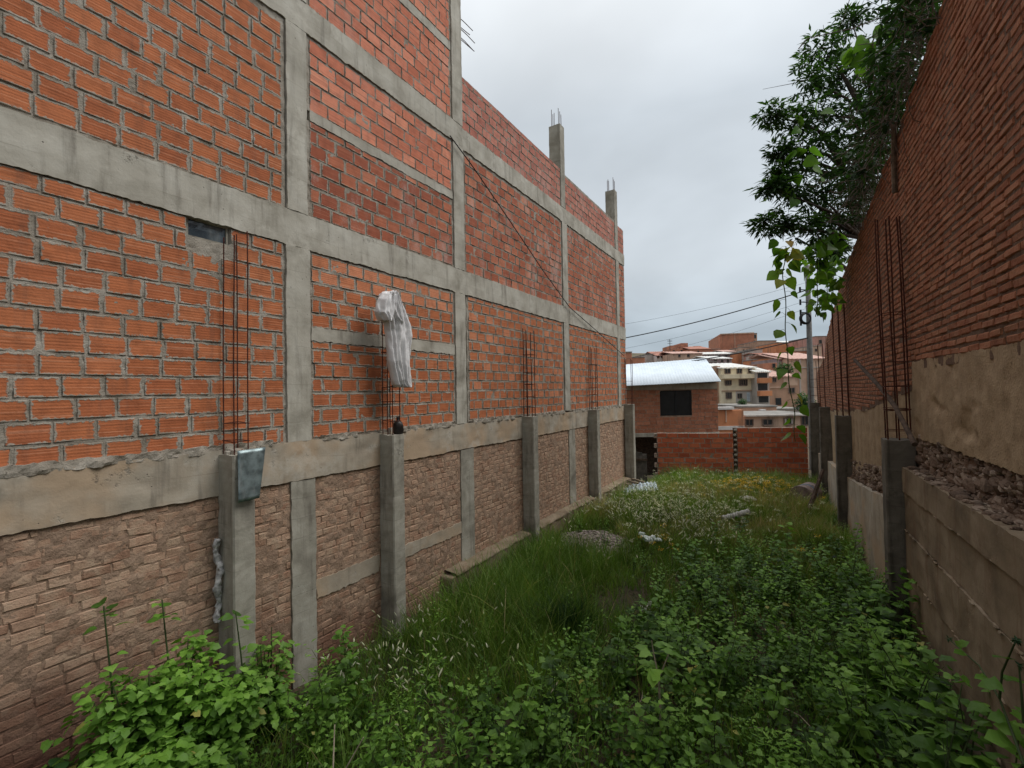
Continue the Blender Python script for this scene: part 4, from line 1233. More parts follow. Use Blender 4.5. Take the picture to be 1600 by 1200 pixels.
q = ongrid(992, 778)
ms = thing('corrugated_sheet', 'pale corrugated zinc sheet lying on scrap at the foot of the last left column', 'metal sheet', (float(q[0]), float(q[1]), -2.98), R(24))
mb = MB(); n = 60; V = []
for k in range(n):
    x = -.62 + 1.3 * k / (n - 1)
    for y in np.linspace(-.5, .5, 6):
        V.append((x + .1 * y, y, .022 * math.sin(k * 1.25) + .05 * y + .08 * math.sin(x * 2.5) - .05 * x * x))
f = [(k * 6 + j, k * 6 + 6 + j, k * 6 + 7 + j, k * 6 + 1 + j) for k in range(n - 1) for j in range(5)]
mb.add(V, f); so = mb.build('sheet', M['zinc'], ms, smooth=True); md = so.modifiers.new('t', 'SOLIDIFY'); md.thickness = .006
for k, (x, y, a) in enumerate([(-.35, .18, 20), (-.05, .26, 25), (.15, .34, 12)]):
    mb = MB(); box(mb, -.22, .22, -.035, .035, 0, .05, bev=.006)
    o = mb.build('wood_offcut', M['wood']); c, s_ = math.cos(R(24)), math.sin(R(24))
    o.location = (q[0] + x * c - y * s_, q[1] + x * s_ + y * c, -2.93 + .03 * k + .03); o.rotation_euler = (R(4), R(6), R(a - 30))
    tag(o, 'short weathered wood offcut lying on the corrugated zinc sheet', 'wood', 'wood offcuts on the zinc sheet')

q = ongrid(1150, 826)
mb = MB(); d = np.array([.75, .6, .18]); d /= np.linalg.norm(d)
tube(mb, [tuple(-.34 * d), tuple(-.1 * d), tuple(.1 * d), tuple(.34 * d)], [.06, .06, .06, .058], 14)
for k in range(6): tube(mb, [tuple((-.33 + .12 * k) * d), tuple((-.28 + .12 * k) * d)], .070, 14)
tag(mb.build('ribbed_pipe', M['pvc'], loc=(float(q[0]), float(q[1]), -2.93)), 'pale ribbed pipe lying tilted in the weeds in mid lot', 'pipe')

q = ongrid(1168, 797)
mb = MB(); stone(mb, (0, 0, .12), (.26, .2, .07), 3, 0, .8); stone(mb, (.02, -.06, .28), (.22, .17, .05), 9, 0, .9); stone(mb, (-.04, -.03, .2), (.2, .15, .05), 19, 0, .6)
tag(mb.build('concrete_lump', M['concrete'], loc=(float(q[0]), float(q[1]), -3.28)), 'grey broken concrete slab pieces stacked in the far weeds', 'rubble')

q = on_level(1260, 790, -3.3)
br = thing('metal_drum', 'rusty drum with a dark blue band lying at the foot of the far right columns', 'drum', (float(q[0]), float(q[1]) + .3, -3.05), R(-20))
mb = MB()
pr = [(0, -.38), (.29, -.38), (.30, -.37), (.28, -.34), (.285, -.15), (.297, -.13), (.285, -.11)]
prof = pr + [(r, -z) for r, z in pr[::-1]]
V0 = MB(); lathe(V0, prof, 26)
v = V0.v[0]; V0.v[0] = np.column_stack([v[:, 0], v[:, 2], v[:, 1] + .0])
V0.build('shell', M['barrel'], br)
B2 = MB(); lathe(B2, [(.291, -.03), (.296, -.02), (.296, .05), (.291, .06)], 26)
v = B2.v[0]; B2.v[0] = np.column_stack([v[:, 0], v[:, 2], v[:, 1]])
B2.build('band', M['barrel_band'], br)

mb = MB()
a0, b0 = on_level(1268, 812, -3.25), np.array([.62, 14.6, -2.15])
a0 = np.array([.16, 13.7, -3.35])
tube(mb, [a0, a0 * .6 + b0 * .4 + [0, 0, -.02], b0], [.07, .065, .045], 6)
tag(mb.build('leaning_plank', M['wood_dark']), 'dark rotten plank leaning against the right wall near the drum', 'plank')

q = ongrid(1016, 861)
mb = MB()
for k in range(7): stone(mb, (rng.uniform(-.2, .2), rng.uniform(-.1, .1), .10 + rng.uniform(0, .1)), (rng.uniform(.05, .11), rng.uniform(.05, .08), rng.uniform(.03, .06)), k + 70, 0, .5)
tag(mb.build('litter', M['bag'], loc=(float(q[0]), float(q[1]), float(q[2]) + .12)), 'crumpled pale plastic bag in the grass beside the gravel heap', 'litter')
q = ongrid(1003, 952)
mb = MB()
for k in range(6): stone(mb, (rng.uniform(-.15, .15), rng.uniform(-.2, .2), .03 + rng.uniform(0, .04)), (rng.uniform(.02, .05), rng.uniform(.02, .04), rng.uniform(.015, .03)), k + 170, 0, .5)
tag(mb.build('litter', M['pvc'], loc=(float(q[0]), float(q[1]), float(q[2]) + .01)), 'scattered pale scraps on the bare earth patch in the undergrowth', 'litter')

# ------------------------------------------------------------------ vegetation
def leaf_T(kind):
    """unit leaf along +y; returns verts, tri/quad faces"""
    if kind == 'heart':
        rib = [(0, 0, 0), (0, .2, .02), (0, .45, .0), (0, .72, -.07), (0, 1, -.2)]
        sd = [(.30, .04, .05), (.43, .26, .06), (.30, .58, .0)]
    elif kind == 'lobed':
        rib = [(0, 0, 0), (0, .22, .03), (0, .45, .0), (0, .70, -.06), (0, 1, -.18)]
        sd = [(.46, .10, .05), (.30, .36, .05), (.34, .62, -.02)]
    elif kind == 'lance':
        V = [(0, 0, 0), (0, .45, -.02), (0, 1, -.16), (-.13, .4, .03), (.13, .4, .03)]
        return np.array(V, float), {3: [(0, 4, 1), (0, 1, 3), (1, 4, 2), (3, 1, 2)], 4: []}
    else:
        V = [(0, 0, 0), (0, .45, 0), (0, 1, -.15), (-.30, .38, .06), (.30, .38, .06)]
        return np.array(V, float), {3: [(0, 4, 1), (0, 1, 3), (1, 4, 2), (3, 1, 2)], 4: []}
    V = rib + [(-x, y, z) for x, y, z in sd] + sd
    f3 = [(0, 1, 5), (0, 8, 1), (3, 4, 7), (3, 10, 4)]
    f4 = [(1, 2, 6, 5), (2, 3, 7, 6), (1, 8, 9, 2), (2, 9, 10, 3)]
    return np.array(V, float), {3: f3, 4: f4}


LT = {k: leaf_T(k) for k in ('heart', 'lobed', 'lance', 'simple')}


def leaves(mb, kind, pos, fwd, up, sc, rnd, mi=0, wid=1.):
    V, F = LT[kind]; pos = np.asarray(pos, float); n = len(pos)
    fwd = fwd / (np.linalg.norm(fwd, axis=1)[:, None] + 1e-9)
    rt_ = np.cross(fwd, up); rt_ /= np.linalg.norm(rt_, axis=1)[:, None] + 1e-9
    u = np.cross(rt_, fwd)
    sc = np.asarray(sc, float)[:, None, None]
    P = pos[:, None] + sc * (V[None, :, :1] * wid * rt_[:, None] + V[None, :, 1:2] * fwd[:, None] + V[None, :, 2:] * u[:, None])
    k = len(V); off = (np.arange(n) * k)[:, None, None]
    fd = {}
    for q in (3, 4):
        a = np.asarray(F[q], np.int64).reshape(-1, q)
        fd[q] = (a[None] + off).reshape(-1, q)
    rnd = np.minimum(np.asarray(rnd, float), .94 if kind != 'heart' or wid != 1. else 1.)
    if n > 40: rnd = np.where(rng.random(n) < .012, 1., np.minimum(rnd, .94))
    mb.add(P.reshape(-1, 3), fd, np.repeat(rnd, k), mi)


def rvec(n, tilt=.3):
    a = rng.uniform(0, 2 * math.pi, n); z = rng.uniform(-tilt, tilt, n)
    return np.stack([np.cos(a), np.sin(a), z], -1)


def ups(n, j=.5):
    u = np.stack([rng.normal(0, j, n), rng.normal(0, j, n), np.ones(n)], -1)
    return u / np.linalg.norm(u, axis=1)[:, None]


def weed(h, ll, kind='heart', nst=2, spread=.25, step=.065, bright=.5, stem_r=.005, per=2, top=True):
    """a leafy herb: stems with opposite leaves that shrink and lighten towards the tip"""
    mb = MB(); P = []; Fw = []; S = []; Rn = []
    for s in range(nst):
        a = rng.uniform(0, 6.28); L = h * rng.uniform(.7, 1.)
        bend = spread * rng.uniform(.3, 1.) * L
        n = max(4, int(L / step)); t = np.linspace(0, 1, n)
        cx = np.cos(a) * bend * t ** 1.6 + .015 * np.sin(t * 7 + a); cy = np.sin(a) * bend * t ** 1.6 + .015 * np.cos(t * 6 + a); cz = L * (t - .06 * t * t)
        pts = np.column_stack([cx, cy, cz])
        tube(mb, pts[::2] if n > 6 else pts, np.linspace(stem_r, stem_r * .4, len(pts[::2] if n > 6 else pts)), 4, 1, .4, cap=False)
        for i in range(int(n * .15), n):
            q = i / (n - 1)
            for k in range(per):
                ang = a + i * 1.57 + k * 6.283 / per + rng.uniform(-.4, .4)
                pet = ll * .5 * (1 - .6 * q)
                d = np.array([math.cos(ang), math.sin(ang), rng.uniform(-.25, .25) + .35 * q])
                P.append(pts[i] + d * pet * .8); Fw.append(d + np.array([0, 0, -.25 * (1 - q)])); S.append(ll * (1.05 - .55 * q) * rng.uniform(.75, 1.2)); Rn.append(np.clip(bright - .25 + .45 * q + rng.normal(0, .1), 0, 1))
                if rng.random() < .5 and q < .85:      # side shoot
                    d2 = d * 1.0; P.append(pts[i] + d2 * pet * 2.2 + [0, 0, .02]); Fw.append(d2 + rvec(1, .3)[0] * .8); S.append(ll * .6 * rng.uniform(.7, 1.1)); Rn.append(np.clip(bright + rng.normal(0, .12), 0, 1))
    n = len(P)
    leaves(mb, kind, np.array(P), np.array(Fw), ups(n, .35), S, Rn)
    return mb


def grass_mesh(mb, x, y, h, wdt, lean, rnd, mi=0, z=None):
    n = len(x); a = rng.uniform(0, 6.28, n); z0 = gh(x, y) - .02 if z is None else z
    b = lean * h * rng.uniform(.3, 1.3, n); yaw = rng.uniform(0, 6.28, n)
    dx, dy = np.cos(a), np.sin(a); wx, wy = np.cos(yaw) * wdt / 2, np.sin(yaw) * wdt / 2
    V = np.zeros((n, 7, 3))
    for k, (t, w_) in enumerate(((0, 1.), (.4, .9), (.75, .6))):
        cx, cy, cz = x + dx * b * t ** 2, y + dy * b * t ** 2, z0 + h * (t - .25 * lean * t * t)
        V[:, 2 * k] = np.stack([cx - wx * w_, cy - wy * w_, cz], -1); V[:, 2 * k + 1] = np.stack([cx + wx * w_, cy + wy * w_, cz], -1)
    V[:, 6] = np.stack([x + dx * b, y + dy * b, z0 + h * (1 - .25 * lean)], -1)
    off = (np.arange(n) * 7)[:, None, None]
    f4 = (np.array([(0, 1, 3, 2), (2, 3, 5, 4)])[None] + off).reshape(-1, 4); f3 = (np.array([(4, 5, 6)])[None] + off).reshape(-1, 3)
    mb.add(V.reshape(-1, 3), {4: f4, 3: f3}, np.repeat(rnd, 7), mi)
    return V[:, 6]


def sample(n, dens):
    """n points in the lot accepted with probability dens(x,y)"""
    X_, Y_ = [], []
    tot = 0
    while tot < n:
        y = rng.uniform(.8, 19.6, 20000); x = rng.uniform(-4.45, 1.25, 20000)
        right_lim = 1.33 - .033 * y - .02
        back = 18.7 + (x + 4.63) * .42 - .15
        ok = (x < right_lim) & (y < back) & (x > -4.46)
        ok &= rng.random(20000) < dens(x, y)
        X_.append(x[ok]); Y_.append(y[ok]); tot += ok.sum()
    return np.concatenate(X_)[:n], np.concatenate(Y_)[:n]


def bump2(x, y, cx, cy, rx, ry):
    return np.exp(-(((x - cx) / rx) ** 2 + ((y - cy) / ry) ** 2))


def clear(x, y):
    """places kept open: gravel heap, bare soil patch, sheet, drum"""
    c = np.ones_like(x)
    for (cx, cy, rx, ry) in ((gp.location.x, gp.location.y, .85, .95), (-2.15, 6.75, .42, .75), (ms.location.x + .1, ms.location.y - .15, .85, .75), (br.location.x, br.location.y - .35, .4, .65), (-1.12, 13.6, .35, .45)):
        c = c * (1 - np.exp(-(((x - cx) / rx) ** 2 + ((y - cy) / ry) ** 2) ** 2 * .9))
    return c


def sst(x, a, b):
    t = np.clip((x - a) / (b - a), 0, 1); return t * t * (3 - 2 * t)


# where broad leaved weeds dominate: the right half of the foreground and the left corner
def weedy(x, y):
    edge = -2.1 + .55 * fbm(x * .6, y * .6, 0, 21) + .10 * (y - 5)
    r = sst(x, edge - .35, edge + .35) * (1 - sst(y, 8.2, 11.5)) * (1 - sst(x, .9, 1.4) * 0)
    near = (1 - sst(y, 3.5, 4.6)) * .8
    return np.clip(np.maximum(r, near), 0, 1)


# --- grass, growing in clumps that share a lean, a height and a tint
mb = MB()
pn = lambda x, y: .5 + .5 * np.clip(fbm(x * .9, y * .9, 0, 31), -1, 1)
nc = 8200
cx_, cy_ = sample(nc, lambda x, y: clear(x, y) * (1 - .75 * weedy(x, y)) * (.35 + .65 * pn(x, y)) * np.clip(1.25 - y * .02, .5, 1))
far_c = sst(cy_, 7.5, 11)
yl = sst(fbm(cx_ * .7, cy_ * .7, 0, 33), -.1, .8)
hc = (.26 + .30 * pn(cx_, cy_)) * rng.uniform(.55, 1.35, nc) * (1 + .55 * bump2(cx_, cy_, -3.4, 5.9, 1.0, 1.6)) * (1 + .25 * far_c)
tc_ = np.clip(.40 + .20 * far_c + .30 * yl * far_c + rng.normal(0, .15, nc) + .1 * yl, 0, 1)
nb = 13
k_i = np.repeat(np.arange(nc), nb)
sp_ = np.where(rng.random(nc) < .5, .035, .09)
x = cx_[k_i] + rng.normal(0, 1, nc * nb) * sp_[k_i]; y = cy_[k_i] + rng.normal(0, 1, nc * nb) * sp_[k_i]
ok = (x > -4.5) & (x < 1.3 - .033 * y)
x, y, k_i = x[ok], y[ok], k_i[ok]
old = rng.random(len(x)) < .05
grass_mesh(mb, x, y, hc[k_i] * rng.uniform(.45, 1.1, len(x)), rng.uniform(.004, .011, len(x)) * (1 + .5 * far_c[k_i]), rng.uniform(.25, .85, nc)[k_i], np.where(old, rng.uniform(.88, 1, len(x)), np.clip(tc_[k_i] + rng.normal(0, .09, len(x)), 0, 1)))
# dry reddish strip near the right columns in mid lot
x, y = sample(5000, lambda x, y: bump2(x, y, -.1, 10.8, .8, 2.0) * clear(x, y))
grass_mesh(mb, x, y, rng.uniform(.15, .5, len(x)), rng.uniform(.004, .007, len(x)), .5, np.clip(rng.normal(.86, .12, len(x)), 0, 1))
tag(mb.build('grass', M['grass']), kind='stuff')

# --- low leafy ground cover everywhere
mb = MB()
x, y = sample(22000, lambda x, y: clear(x, y) * (.35 + .65 * weedy(x, y)) * (.3 + .7 * pn(x * 1.7, y * 1.7)))
z = gh(x, y) + rng.uniform(.0, .20, len(x)) * (.5 + weedy(x, y))
leaves(mb, 'simple', np.stack([x, y, z], -1), rvec(len(x), .5), ups(len(x), .5), rng.uniform(.03, .075, len(x)), np.clip(rng.normal(.28, .18, len(x)), 0, 1))
tag(mb.build('ground_cover', M['weed']), kind='stuff')

# --- mass of leafy weeds
tmp = [weed(.55, .09, 'heart', 3, .35, .06, .5), weed(.72, .115, 'lobed', 2, .3, .07, .45), weed(.42, .085, 'lobed', 3, .45, .05, .55), weed(.66, .085, 'lobed', 3, .25, .055, .6), weed(.35, .065, 'heart', 4, .6, .05, .6), weed(.85, .135, 'lobed', 2, .25, .08, .42), weed(.65, .13, 'lance', 3, .3, .05, .55), weed(.5, .10, 'simple', 3, .4, .05, .62)]
mb = MB()
x, y = sample(540, lambda x, y: weedy(x, y) * clear(x, y) * (1 - .93 * (bump2(x, y, -3.6, 3.9, .9, .8))))
ti = rng.integers(0, len(tmp), len(x))
hgt = .80 + .35 * pn(x * 1.3, y * 1.3) + .45 * sst(x, .1, .8) * (1 - sst(y, 8, 10))
for k, T in enumerate(tmp):
    s_ = ti == k; n = s_.sum()
    if n: mb.instances(T, np.stack([x[s_], y[s_], gh(x[s_], y[s_]) - .02], -1), rng.uniform(0, 6.28, n), np.stack([hgt[s_] * rng.uniform(.6, 1.25, n)] * 2, -1), rng.normal(0, .16, (n, 2)), .26)
tag(mb.build('undergrowth', [M['weed'], M['stem']]), kind='stuff')
# scattered herbs among the grass and dark plants along the back wall
mb = MB()
small = [weed(.30, .05, 'simple', 3, .5, .04, .5, .004), weed(.42, .055, 'simple', 3, .4, .045, .45, .004)]
x, y = sample(420, lambda x, y: clear(x, y) * (1 - .6 * weedy(x, y)) * (.25 + .75 * pn(x * 1.2, y * 1.2)))
ti = rng.integers(0, 2, len(x))
for k, T in enumerate(small):
    s_ = ti == k; n = s_.sum()
    mb.instances(T, np.stack([x[s_], y[s_], gh(x[s_], y[s_])], -1), rng.uniform(0, 6.28, n), np.stack([rng.uniform(.7, 1.4, n)] * 2, -1), rng.normal(0, .1, (n, 2)), .2)
tag(mb.build('small_herbs', [M['weed'], M['stem']]), kind='stuff')
mb = MB()
x, y = sample(75, lambda x, y: clear(x, y) * sst(y - .42 * (x + 4.63), 17.2, 18.3))
T = weed(.55, .07, 'simple', 4, .5, .05, .5, .005)
mb.instances(T, np.stack([x, y, gh(x, y)], -1), rng.uniform(0, 6.28, len(x)), np.stack([rng.uniform(.6, 1.25, len(x))] * 2, -1), None, .2)
tag(mb.build('dark_herbs', [M['weed_dark'], M['stem']]), kind='stuff')


# --- pale seed head grass, cream umbels, yellow flowers
def heads(mb, x, y, h, r, ln, mi, lean=.35, k=5):
    for i in range(len(x)):
        z0 = float(gh(x[i], y[i])); a = rng.uniform(0, 6.28); b = lean * h[i] * rng.uniform(.2, 1.2)
        p = np.array([[x[i], y[i], z0], [x[i] + math.cos(a) * b * .3, y[i] + math.sin(a) * b * .3, z0 + h[i] * .6], [x[i] + math.cos(a) * b, y[i] + math.sin(a) * b, z0 + h[i]]])
        tube(mb, p, .0018, 3, 0, .7, cap=False)
        d = p[2] - p[1]; d /= np.linalg.norm(d); d = d + [math.cos(a) * .5, math.sin(a) * .5, -.1]; d /= np.linalg.norm(d)
        q = np.array([p[2], p[2] + d * ln * .3, p[2] + d * ln * .7, p[2] + d * ln])
        tube(mb, q, np.array([r * .5, r, r * .8, r * .15]) * rng.uniform(.7, 1.2), k, mi, rng.random(), cap=False)


mb = MB()
x, y = sample(210, lambda x, y: np.clip(bump2(x, y, -3.75, 3.85, .75, .75) + .25 * bump2(x, y, -3.2, 8.2, .8, .8), 0, 1))
heads(mb, x, y, rng.uniform(.28, .50, len(x)), .0085, .055, 1)
x, y = sample(620, lambda x, y: clear(x, y) * np.clip(bump2(x, y, -3.0, 10.6, 1.2, 1.3) + .6 * bump2(x, y, -1.6, 9.6, .7, .8), 0, 1))
heads(mb, x, y, rng.uniform(.38, .68, len(x)), .012, .075, 1)
tag(mb.build('seeding_grass', [M['grass'], M['seed']]), kind='stuff')


def umbels(mb, x, y, h, rad, mi):
    n = len(x); z0 = gh(x, y)
    for i in range(n):
        p0 = np.array([x[i], y[i], float(z0[i])]); top_ = p0 + [rng.normal(0, .06), rng.normal(0, .06), h[i]]
        tube(mb, [p0, (p0 + top_) / 2 + [.01, .01, 0], top_], .002, 3, 1, .5, cap=False)
        m = 16
        a = rng.uniform(0, 6.28, m); r_ = rad[i] * np.sqrt(rng.random(m))
        P = top_ + np.stack([r_ * np.cos(a), r_ * np.sin(a), rng.uniform(-.008, .012, m)], -1)
        leaves(mb, 'simple', P + rng.normal(0, rad[i] * .25, (m, 3)), rvec(m, .5), ups(m, .5), np.full(m, rad[i] * .42), rng.random(m), mi, 1.3)


mb = MB()
x, y = sample(600, lambda x, y: clear(x, y) * np.clip(bump2(x, y, -2.4, 11.3, 1.5, 1.5) + .8 * bump2(x, y, -3.3, 12.8, .9, 1.2) + .45 * bump2(x, y, -1.9, 15.6, 1.5, 1.6) + .3 * bump2(x, y, -.6, 13.6, .8, 1.2) + .5 * bump2(x, y, -2.5, 9.0, .6, .5), 0, 1))
umbels(mb, x, y, rng.uniform(.40, .70, len(x)), rng.uniform(.036, .066, len(x)), 0)
tag(mb.build('cream_flowers', [M['umbel'], M['stem']]), kind='stuff')
mb = MB()
x, y = sample(230, lambda x, y: np.clip(bump2(x, y, -1.0, 15.9, 1.0, 1.2), 0, 1) * clear(x, y))
umbels(mb, x, y, rng.uniform(.38, .6, len(x)), rng.uniform(.045, .07, len(x)), 0)
x, y = sample(12, lambda x, y: np.clip(bump2(x, y, -2.15, 8.7, .3, .5) + bump2(x, y, .1, 9.4, .25, .4), 0, 1))
umbels(mb, x, y, rng.uniform(.45, .6, len(x)), rng.uniform(.045, .06, len(x)), 0)
tag(mb.build('yellow_flowers', [M['yellow'], M['stem']]), kind='stuff')

# --- the leafy shrub in the left corner
def shrub(name, label, cx, cy, rx, ry, hh, n, ll, kind, mat, br_=.5, seedv=0, group=None, nst=16):
    base = float(gh(cx, cy)) - .03
    t = thing(name, label, 'shrub', (cx, cy, base), 0, group)
    st = MB(); P = []; Fd = []; Rn = []; S = []
    for k in range(nst):
        a = rng.uniform(0, 6.28); rr_ = math.sqrt(rng.random())
        ex, ey = math.cos(a) * rr_ * rx, math.sin(a) * rr_ * ry
        top_ = hh * (1 - .45 * rr_ ** 2) * rng.uniform(.75, 1.1)
        tt_ = np.linspace(0, 1, 7)
        pts = np.column_stack([ex * (.25 + .75 * tt_), ey * (.25 + .75 * tt_), top_ * tt_])
        tube(st, pts, np.linspace(.010, .004, 7), 5, 0, .3, cap=False)
        m = n // nst
        q = rng.random(m) ** .6
        c = np.column_stack([np.interp(q, tt_, pts[:, i]) for i in range(3)])
        d = rvec(m, .5); c = c + d * rng.uniform(.02, .16, (m, 1)) + [0, 0, .02]
        P.append(c); Fd.append(d + [0, 0, -.15]); Rn.append(np.clip(br_ - .35 + .55 * q + rng.normal(0, .12, m), 0, 1)); S.append(ll * rng.uniform(.6, 1.25, m))
    st.build('stems', M['stem'], t)
    fo = MB(); P = np.concatenate(P); m = len(P)
    leaves(fo, kind, P, np.concatenate(Fd), ups(m, .35), np.concatenate(S), np.concatenate(Rn))
    fo.build('foliage', M[mat], t)
    return t


sx = -4.02
shrub('leafy_shrub', 'bright green broad-leaved shrub in the left corner at the foot of the old brick wall', -4.05, 1.68, .50, .66, 1.28, 5600, .074, 'lobed', 'weed', .50, nst=42)
shrub('leafy_shrub', 'darker leaved shrub at the bottom left corner in front of the brighter shrub', -4.15, .85, .42, .45, .85, 1300, .10, 'heart', 'weed_dark', .5)  # leaves a darker green than the main shrub
shrub('leafy_shrub', 'small bright shrub touching the foot of the nearest left column', -4.2, 2.55, .2, .22, .95, 480, .07, 'lobed', 'weed', .6)


def seedling(label, px, py_top, py_base, D, h_leaf, kind='heart', n=9, mat='weed', cat='plant', name='tall_weed', lean_=0.):
    a, b = on_left(px, py_base, D), on_left(px, py_top, D)
    base = float(gh(a[0], a[1]))
    t = thing(name, label, cat, (float(a[0]), float(a[1]), base))
    H = b[2] - base; mb = MB(); tt_ = np.linspace(0, 1, 8)
    pts = np.column_stack([.03 * np.sin(tt_ * 3) + lean_ * tt_, .03 * np.sin(tt_ * 4) + (b[1] - a[1]) * tt_, H * tt_])
    tube(mb, pts, np.linspace(.011, .005, 8), 6, 0, .2); mb.build('stem', M['stem'], t)
    mb = MB(); q = np.concatenate([rng.uniform(.9, 1, n), rng.uniform(.55, .9, n // 2)])
    c = np.column_stack([np.interp(q, tt_, pts[:, i]) for i in range(3)]); d = rvec(len(q), .3)
    leaves(mb, kind, c + d * .05, d, ups(len(q), .3), h_leaf * rng.uniform(.6, 1.2, len(q)), np.clip(rng.normal(.55, .15, len(q)), 0, 1)); mb.build('leaves', M[mat], t)
    return t


seedling('leftmost tall thin weed with a small leaf tuft rising over the left shrub', 168, 945, 1120, 4.25, .10, n=8)
seedling('tall thin weed with a leaf tuft rising over the left shrub, nearer the column', 258, 935, 1080, 4.25, .10, n=9)
seedling('young weed with drooping leaves in front of the nearest left column', 372, 955, 1060, 4.2, .095, n=8)

# --- individual tall weeds standing out of the undergrowth
protoT = [weed(.95, .15, 'lobed', 2, .15, .075, .66, .007), weed(1.1, .12, 'heart', 2, .12, .06, .6, .007), weed(.85, .13, 'heart', 2, .25, .075, .66, .007), weed(.75, .155, 'lobed', 3, .35, .085, .66, .007)]
GW = 'tall leafy weeds standing out of the undergrowth'
pro = []
for T in protoT:
    v, fs, ms_, rn_ = T.data()
    t = thing('leafy_weed', 'tall leafy green weed rising above the dense undergrowth on the right of the lot', 'weed', (0, 0, 0), 0, GW)
    S_, L_ = MB(), MB()
    for q in (3, 4):
        pass
    def sub(mi):
        out = MB(); used = np.unique(np.concatenate([fs[q][ms_[q] == mi].ravel() for q in (3, 4)])); mp = np.full(len(v), -1); mp[used] = np.arange(len(used))
        out.add(v[used], {q: mp[fs[q][ms_[q] == mi]] for q in (3, 4)}, rn_[used]); return out
    sub(1).build('stem', M['stem'], t); sub(0).build('leaves', M['weed'], t)
    pro.append(t)
used_ = [False] * len(pro)


def place_weed(k, x, y, yaw, s):
    if not used_[k]: t = pro[k]; used_[k] = True
    else:
        t = pro[k].copy(); C.objects.link(t)
        for ch in pro[k].children:
            c = ch.copy(); C.objects.link(c); c.parent = t
    t.location = (x, y, float(gh(x, y)) - .02); t.rotation_euler = (rng.normal(0, .07), rng.normal(0, .07), yaw); t.scale = (s, s, s * rng.uniform(.85, 1.1))


spots = [(.55, 7.2), (.75, 6.6), (.35, 6.4), (.7, 8.1), (.25, 7.7), (.6, 5.7), (.9, 5.1), (.1, 5.4), (.5, 4.8), (-.2, 6.3), (-.35, 4.7), (.15, 4.3), (-.7, 5.5), (-.9, 4.4), (-.55, 7.0), (-1.1, 6.2), (-1.35, 5.2), (-1.5, 4.2), (-.2, 8.3), (.8, 9.0), (.4, 9.3), (-1.0, 7.6), (-1.7, 6.0), (-.1, 3.9), (-1.2, 3.7), (.95, 5.9), (-1.25, 8.1), (.65, 4.3), (-.6, 3.6)]
for i, (x, y) in enumerate(spots):
    x += rng.uniform(-.15, .15); y += rng.uniform(-.2, .2)
    place_weed(i % 4, x, y, rng.uniform(0, 6.28), rng.uniform(.75, 1.05) * (.95 if y < 6.5 else .8))

# weed at the very right with open stems in front of the retaining wall
t = thing('tall_weed', 'sparse forked weed with dark flower heads in front of the retaining wall at lower right', 'plant', (1.02, 4.75, float(gh(1.02, 4.75))), 0)
st, lf, fl = MB(), MB(), MB()


def rgt(px, py, off=.28):
    q = CAMM @ np.array([px - 800, py - 600, F]); return q * ((1.48 - off) / (q[0] + .033 * q[1])) - np.array(t.location)


paths = [[(1600, 1195), (1580, 1140), (1562, 1092), (1530, 1040), (1482, 998)], [(1562, 1092), (1566, 1050), (1588, 1000)], [(1600, 1130), (1596, 1080), (1592, 1040)]]
for k, p in enumerate(paths):
    pts = np.array([rgt(*q) for q in p])
    tube(st, pts, np.linspace(.008, .004, len(pts)), 5, 0, .1)
    e = pts[-1]
    fl = MB(); m = 14; d = rvec(m, .9); leaves(fl, 'lance', np.tile(e, (m, 1)), d, ups(m), np.full(m, .035), rng.random(m) * .4, 0, 1.5); fl.build('flower_head', M['weed_dark'], t)
pts0 = np.array([rgt(1600, 1195), [0.05, -.1, 0]]); tube(st, pts0, .008, 5, 0, .1)
for (px, py, dx, dy) in [(1545, 1060, -28, -8), (1566, 1070, -35, 2), (1566, 1060, 25, 6), (1590, 1110, 20, -10), (1510, 1022, -15, 12), (1575, 1030, -22, -4), (1572, 1120, -30, 12), (1495, 1010, 14, -14)]:
    a, b = rgt(px, py), rgt(px + dx, py + dy, .36)
    d_ = (b - a) / np.linalg.norm(b - a); d_ = np.array([.857 * np.sign(dx) * .8, .515 * np.sign(dx) * .8, .1]) + d_ * .4 + rng.normal(0, .15, 3)
    leaves(lf, 'lobed', a[None], d_[None], ups(1, .3), [rng.uniform(.09, .13)], [.5])
st.build('stem', M['stem'], t); lf.build('leaves', M['weed'], t)

# pale forked stem weed in the front
q = ongrid(1032, 1195, -2.9)
t = thing('pale_weed', 'weed with a pale forked stem among broad leaves at the bottom centre', 'plant', (float(q[0]), float(q[1]), float(gh(q[0], q[1]))))
mb = MB(); tube(mb, [(0, 0, 0), (.01, 0, .45), (.0, .0, .72)], [.011, .010, .009], 6, 0, 1.)
tube(mb, [(0, 0, .72), (-.05, .03, .92), (-.06, .03, 1.0)], [.008, .006, .004], 5, 0, 1.); tube(mb, [(0, 0, .70), (.06, 0, .86), (.10, .02, .97)], [.008, .006, .004], 5, 0, 1.)
mb.build('stem', M['stalk'], t)
mb = MB(); m = 16; q_ = rng.uniform(.7, 1.02, m); d = rvec(m, .4)
leaves(mb, 'lobed', np.column_stack([d[:, 0] * .08, d[:, 1] * .08, q_]), d, ups(m, .3), rng.uniform(.10, .17, m), np.clip(rng.normal(.75, .12, m), 0, 1)); mb.build('leaves', M['weed'], t)

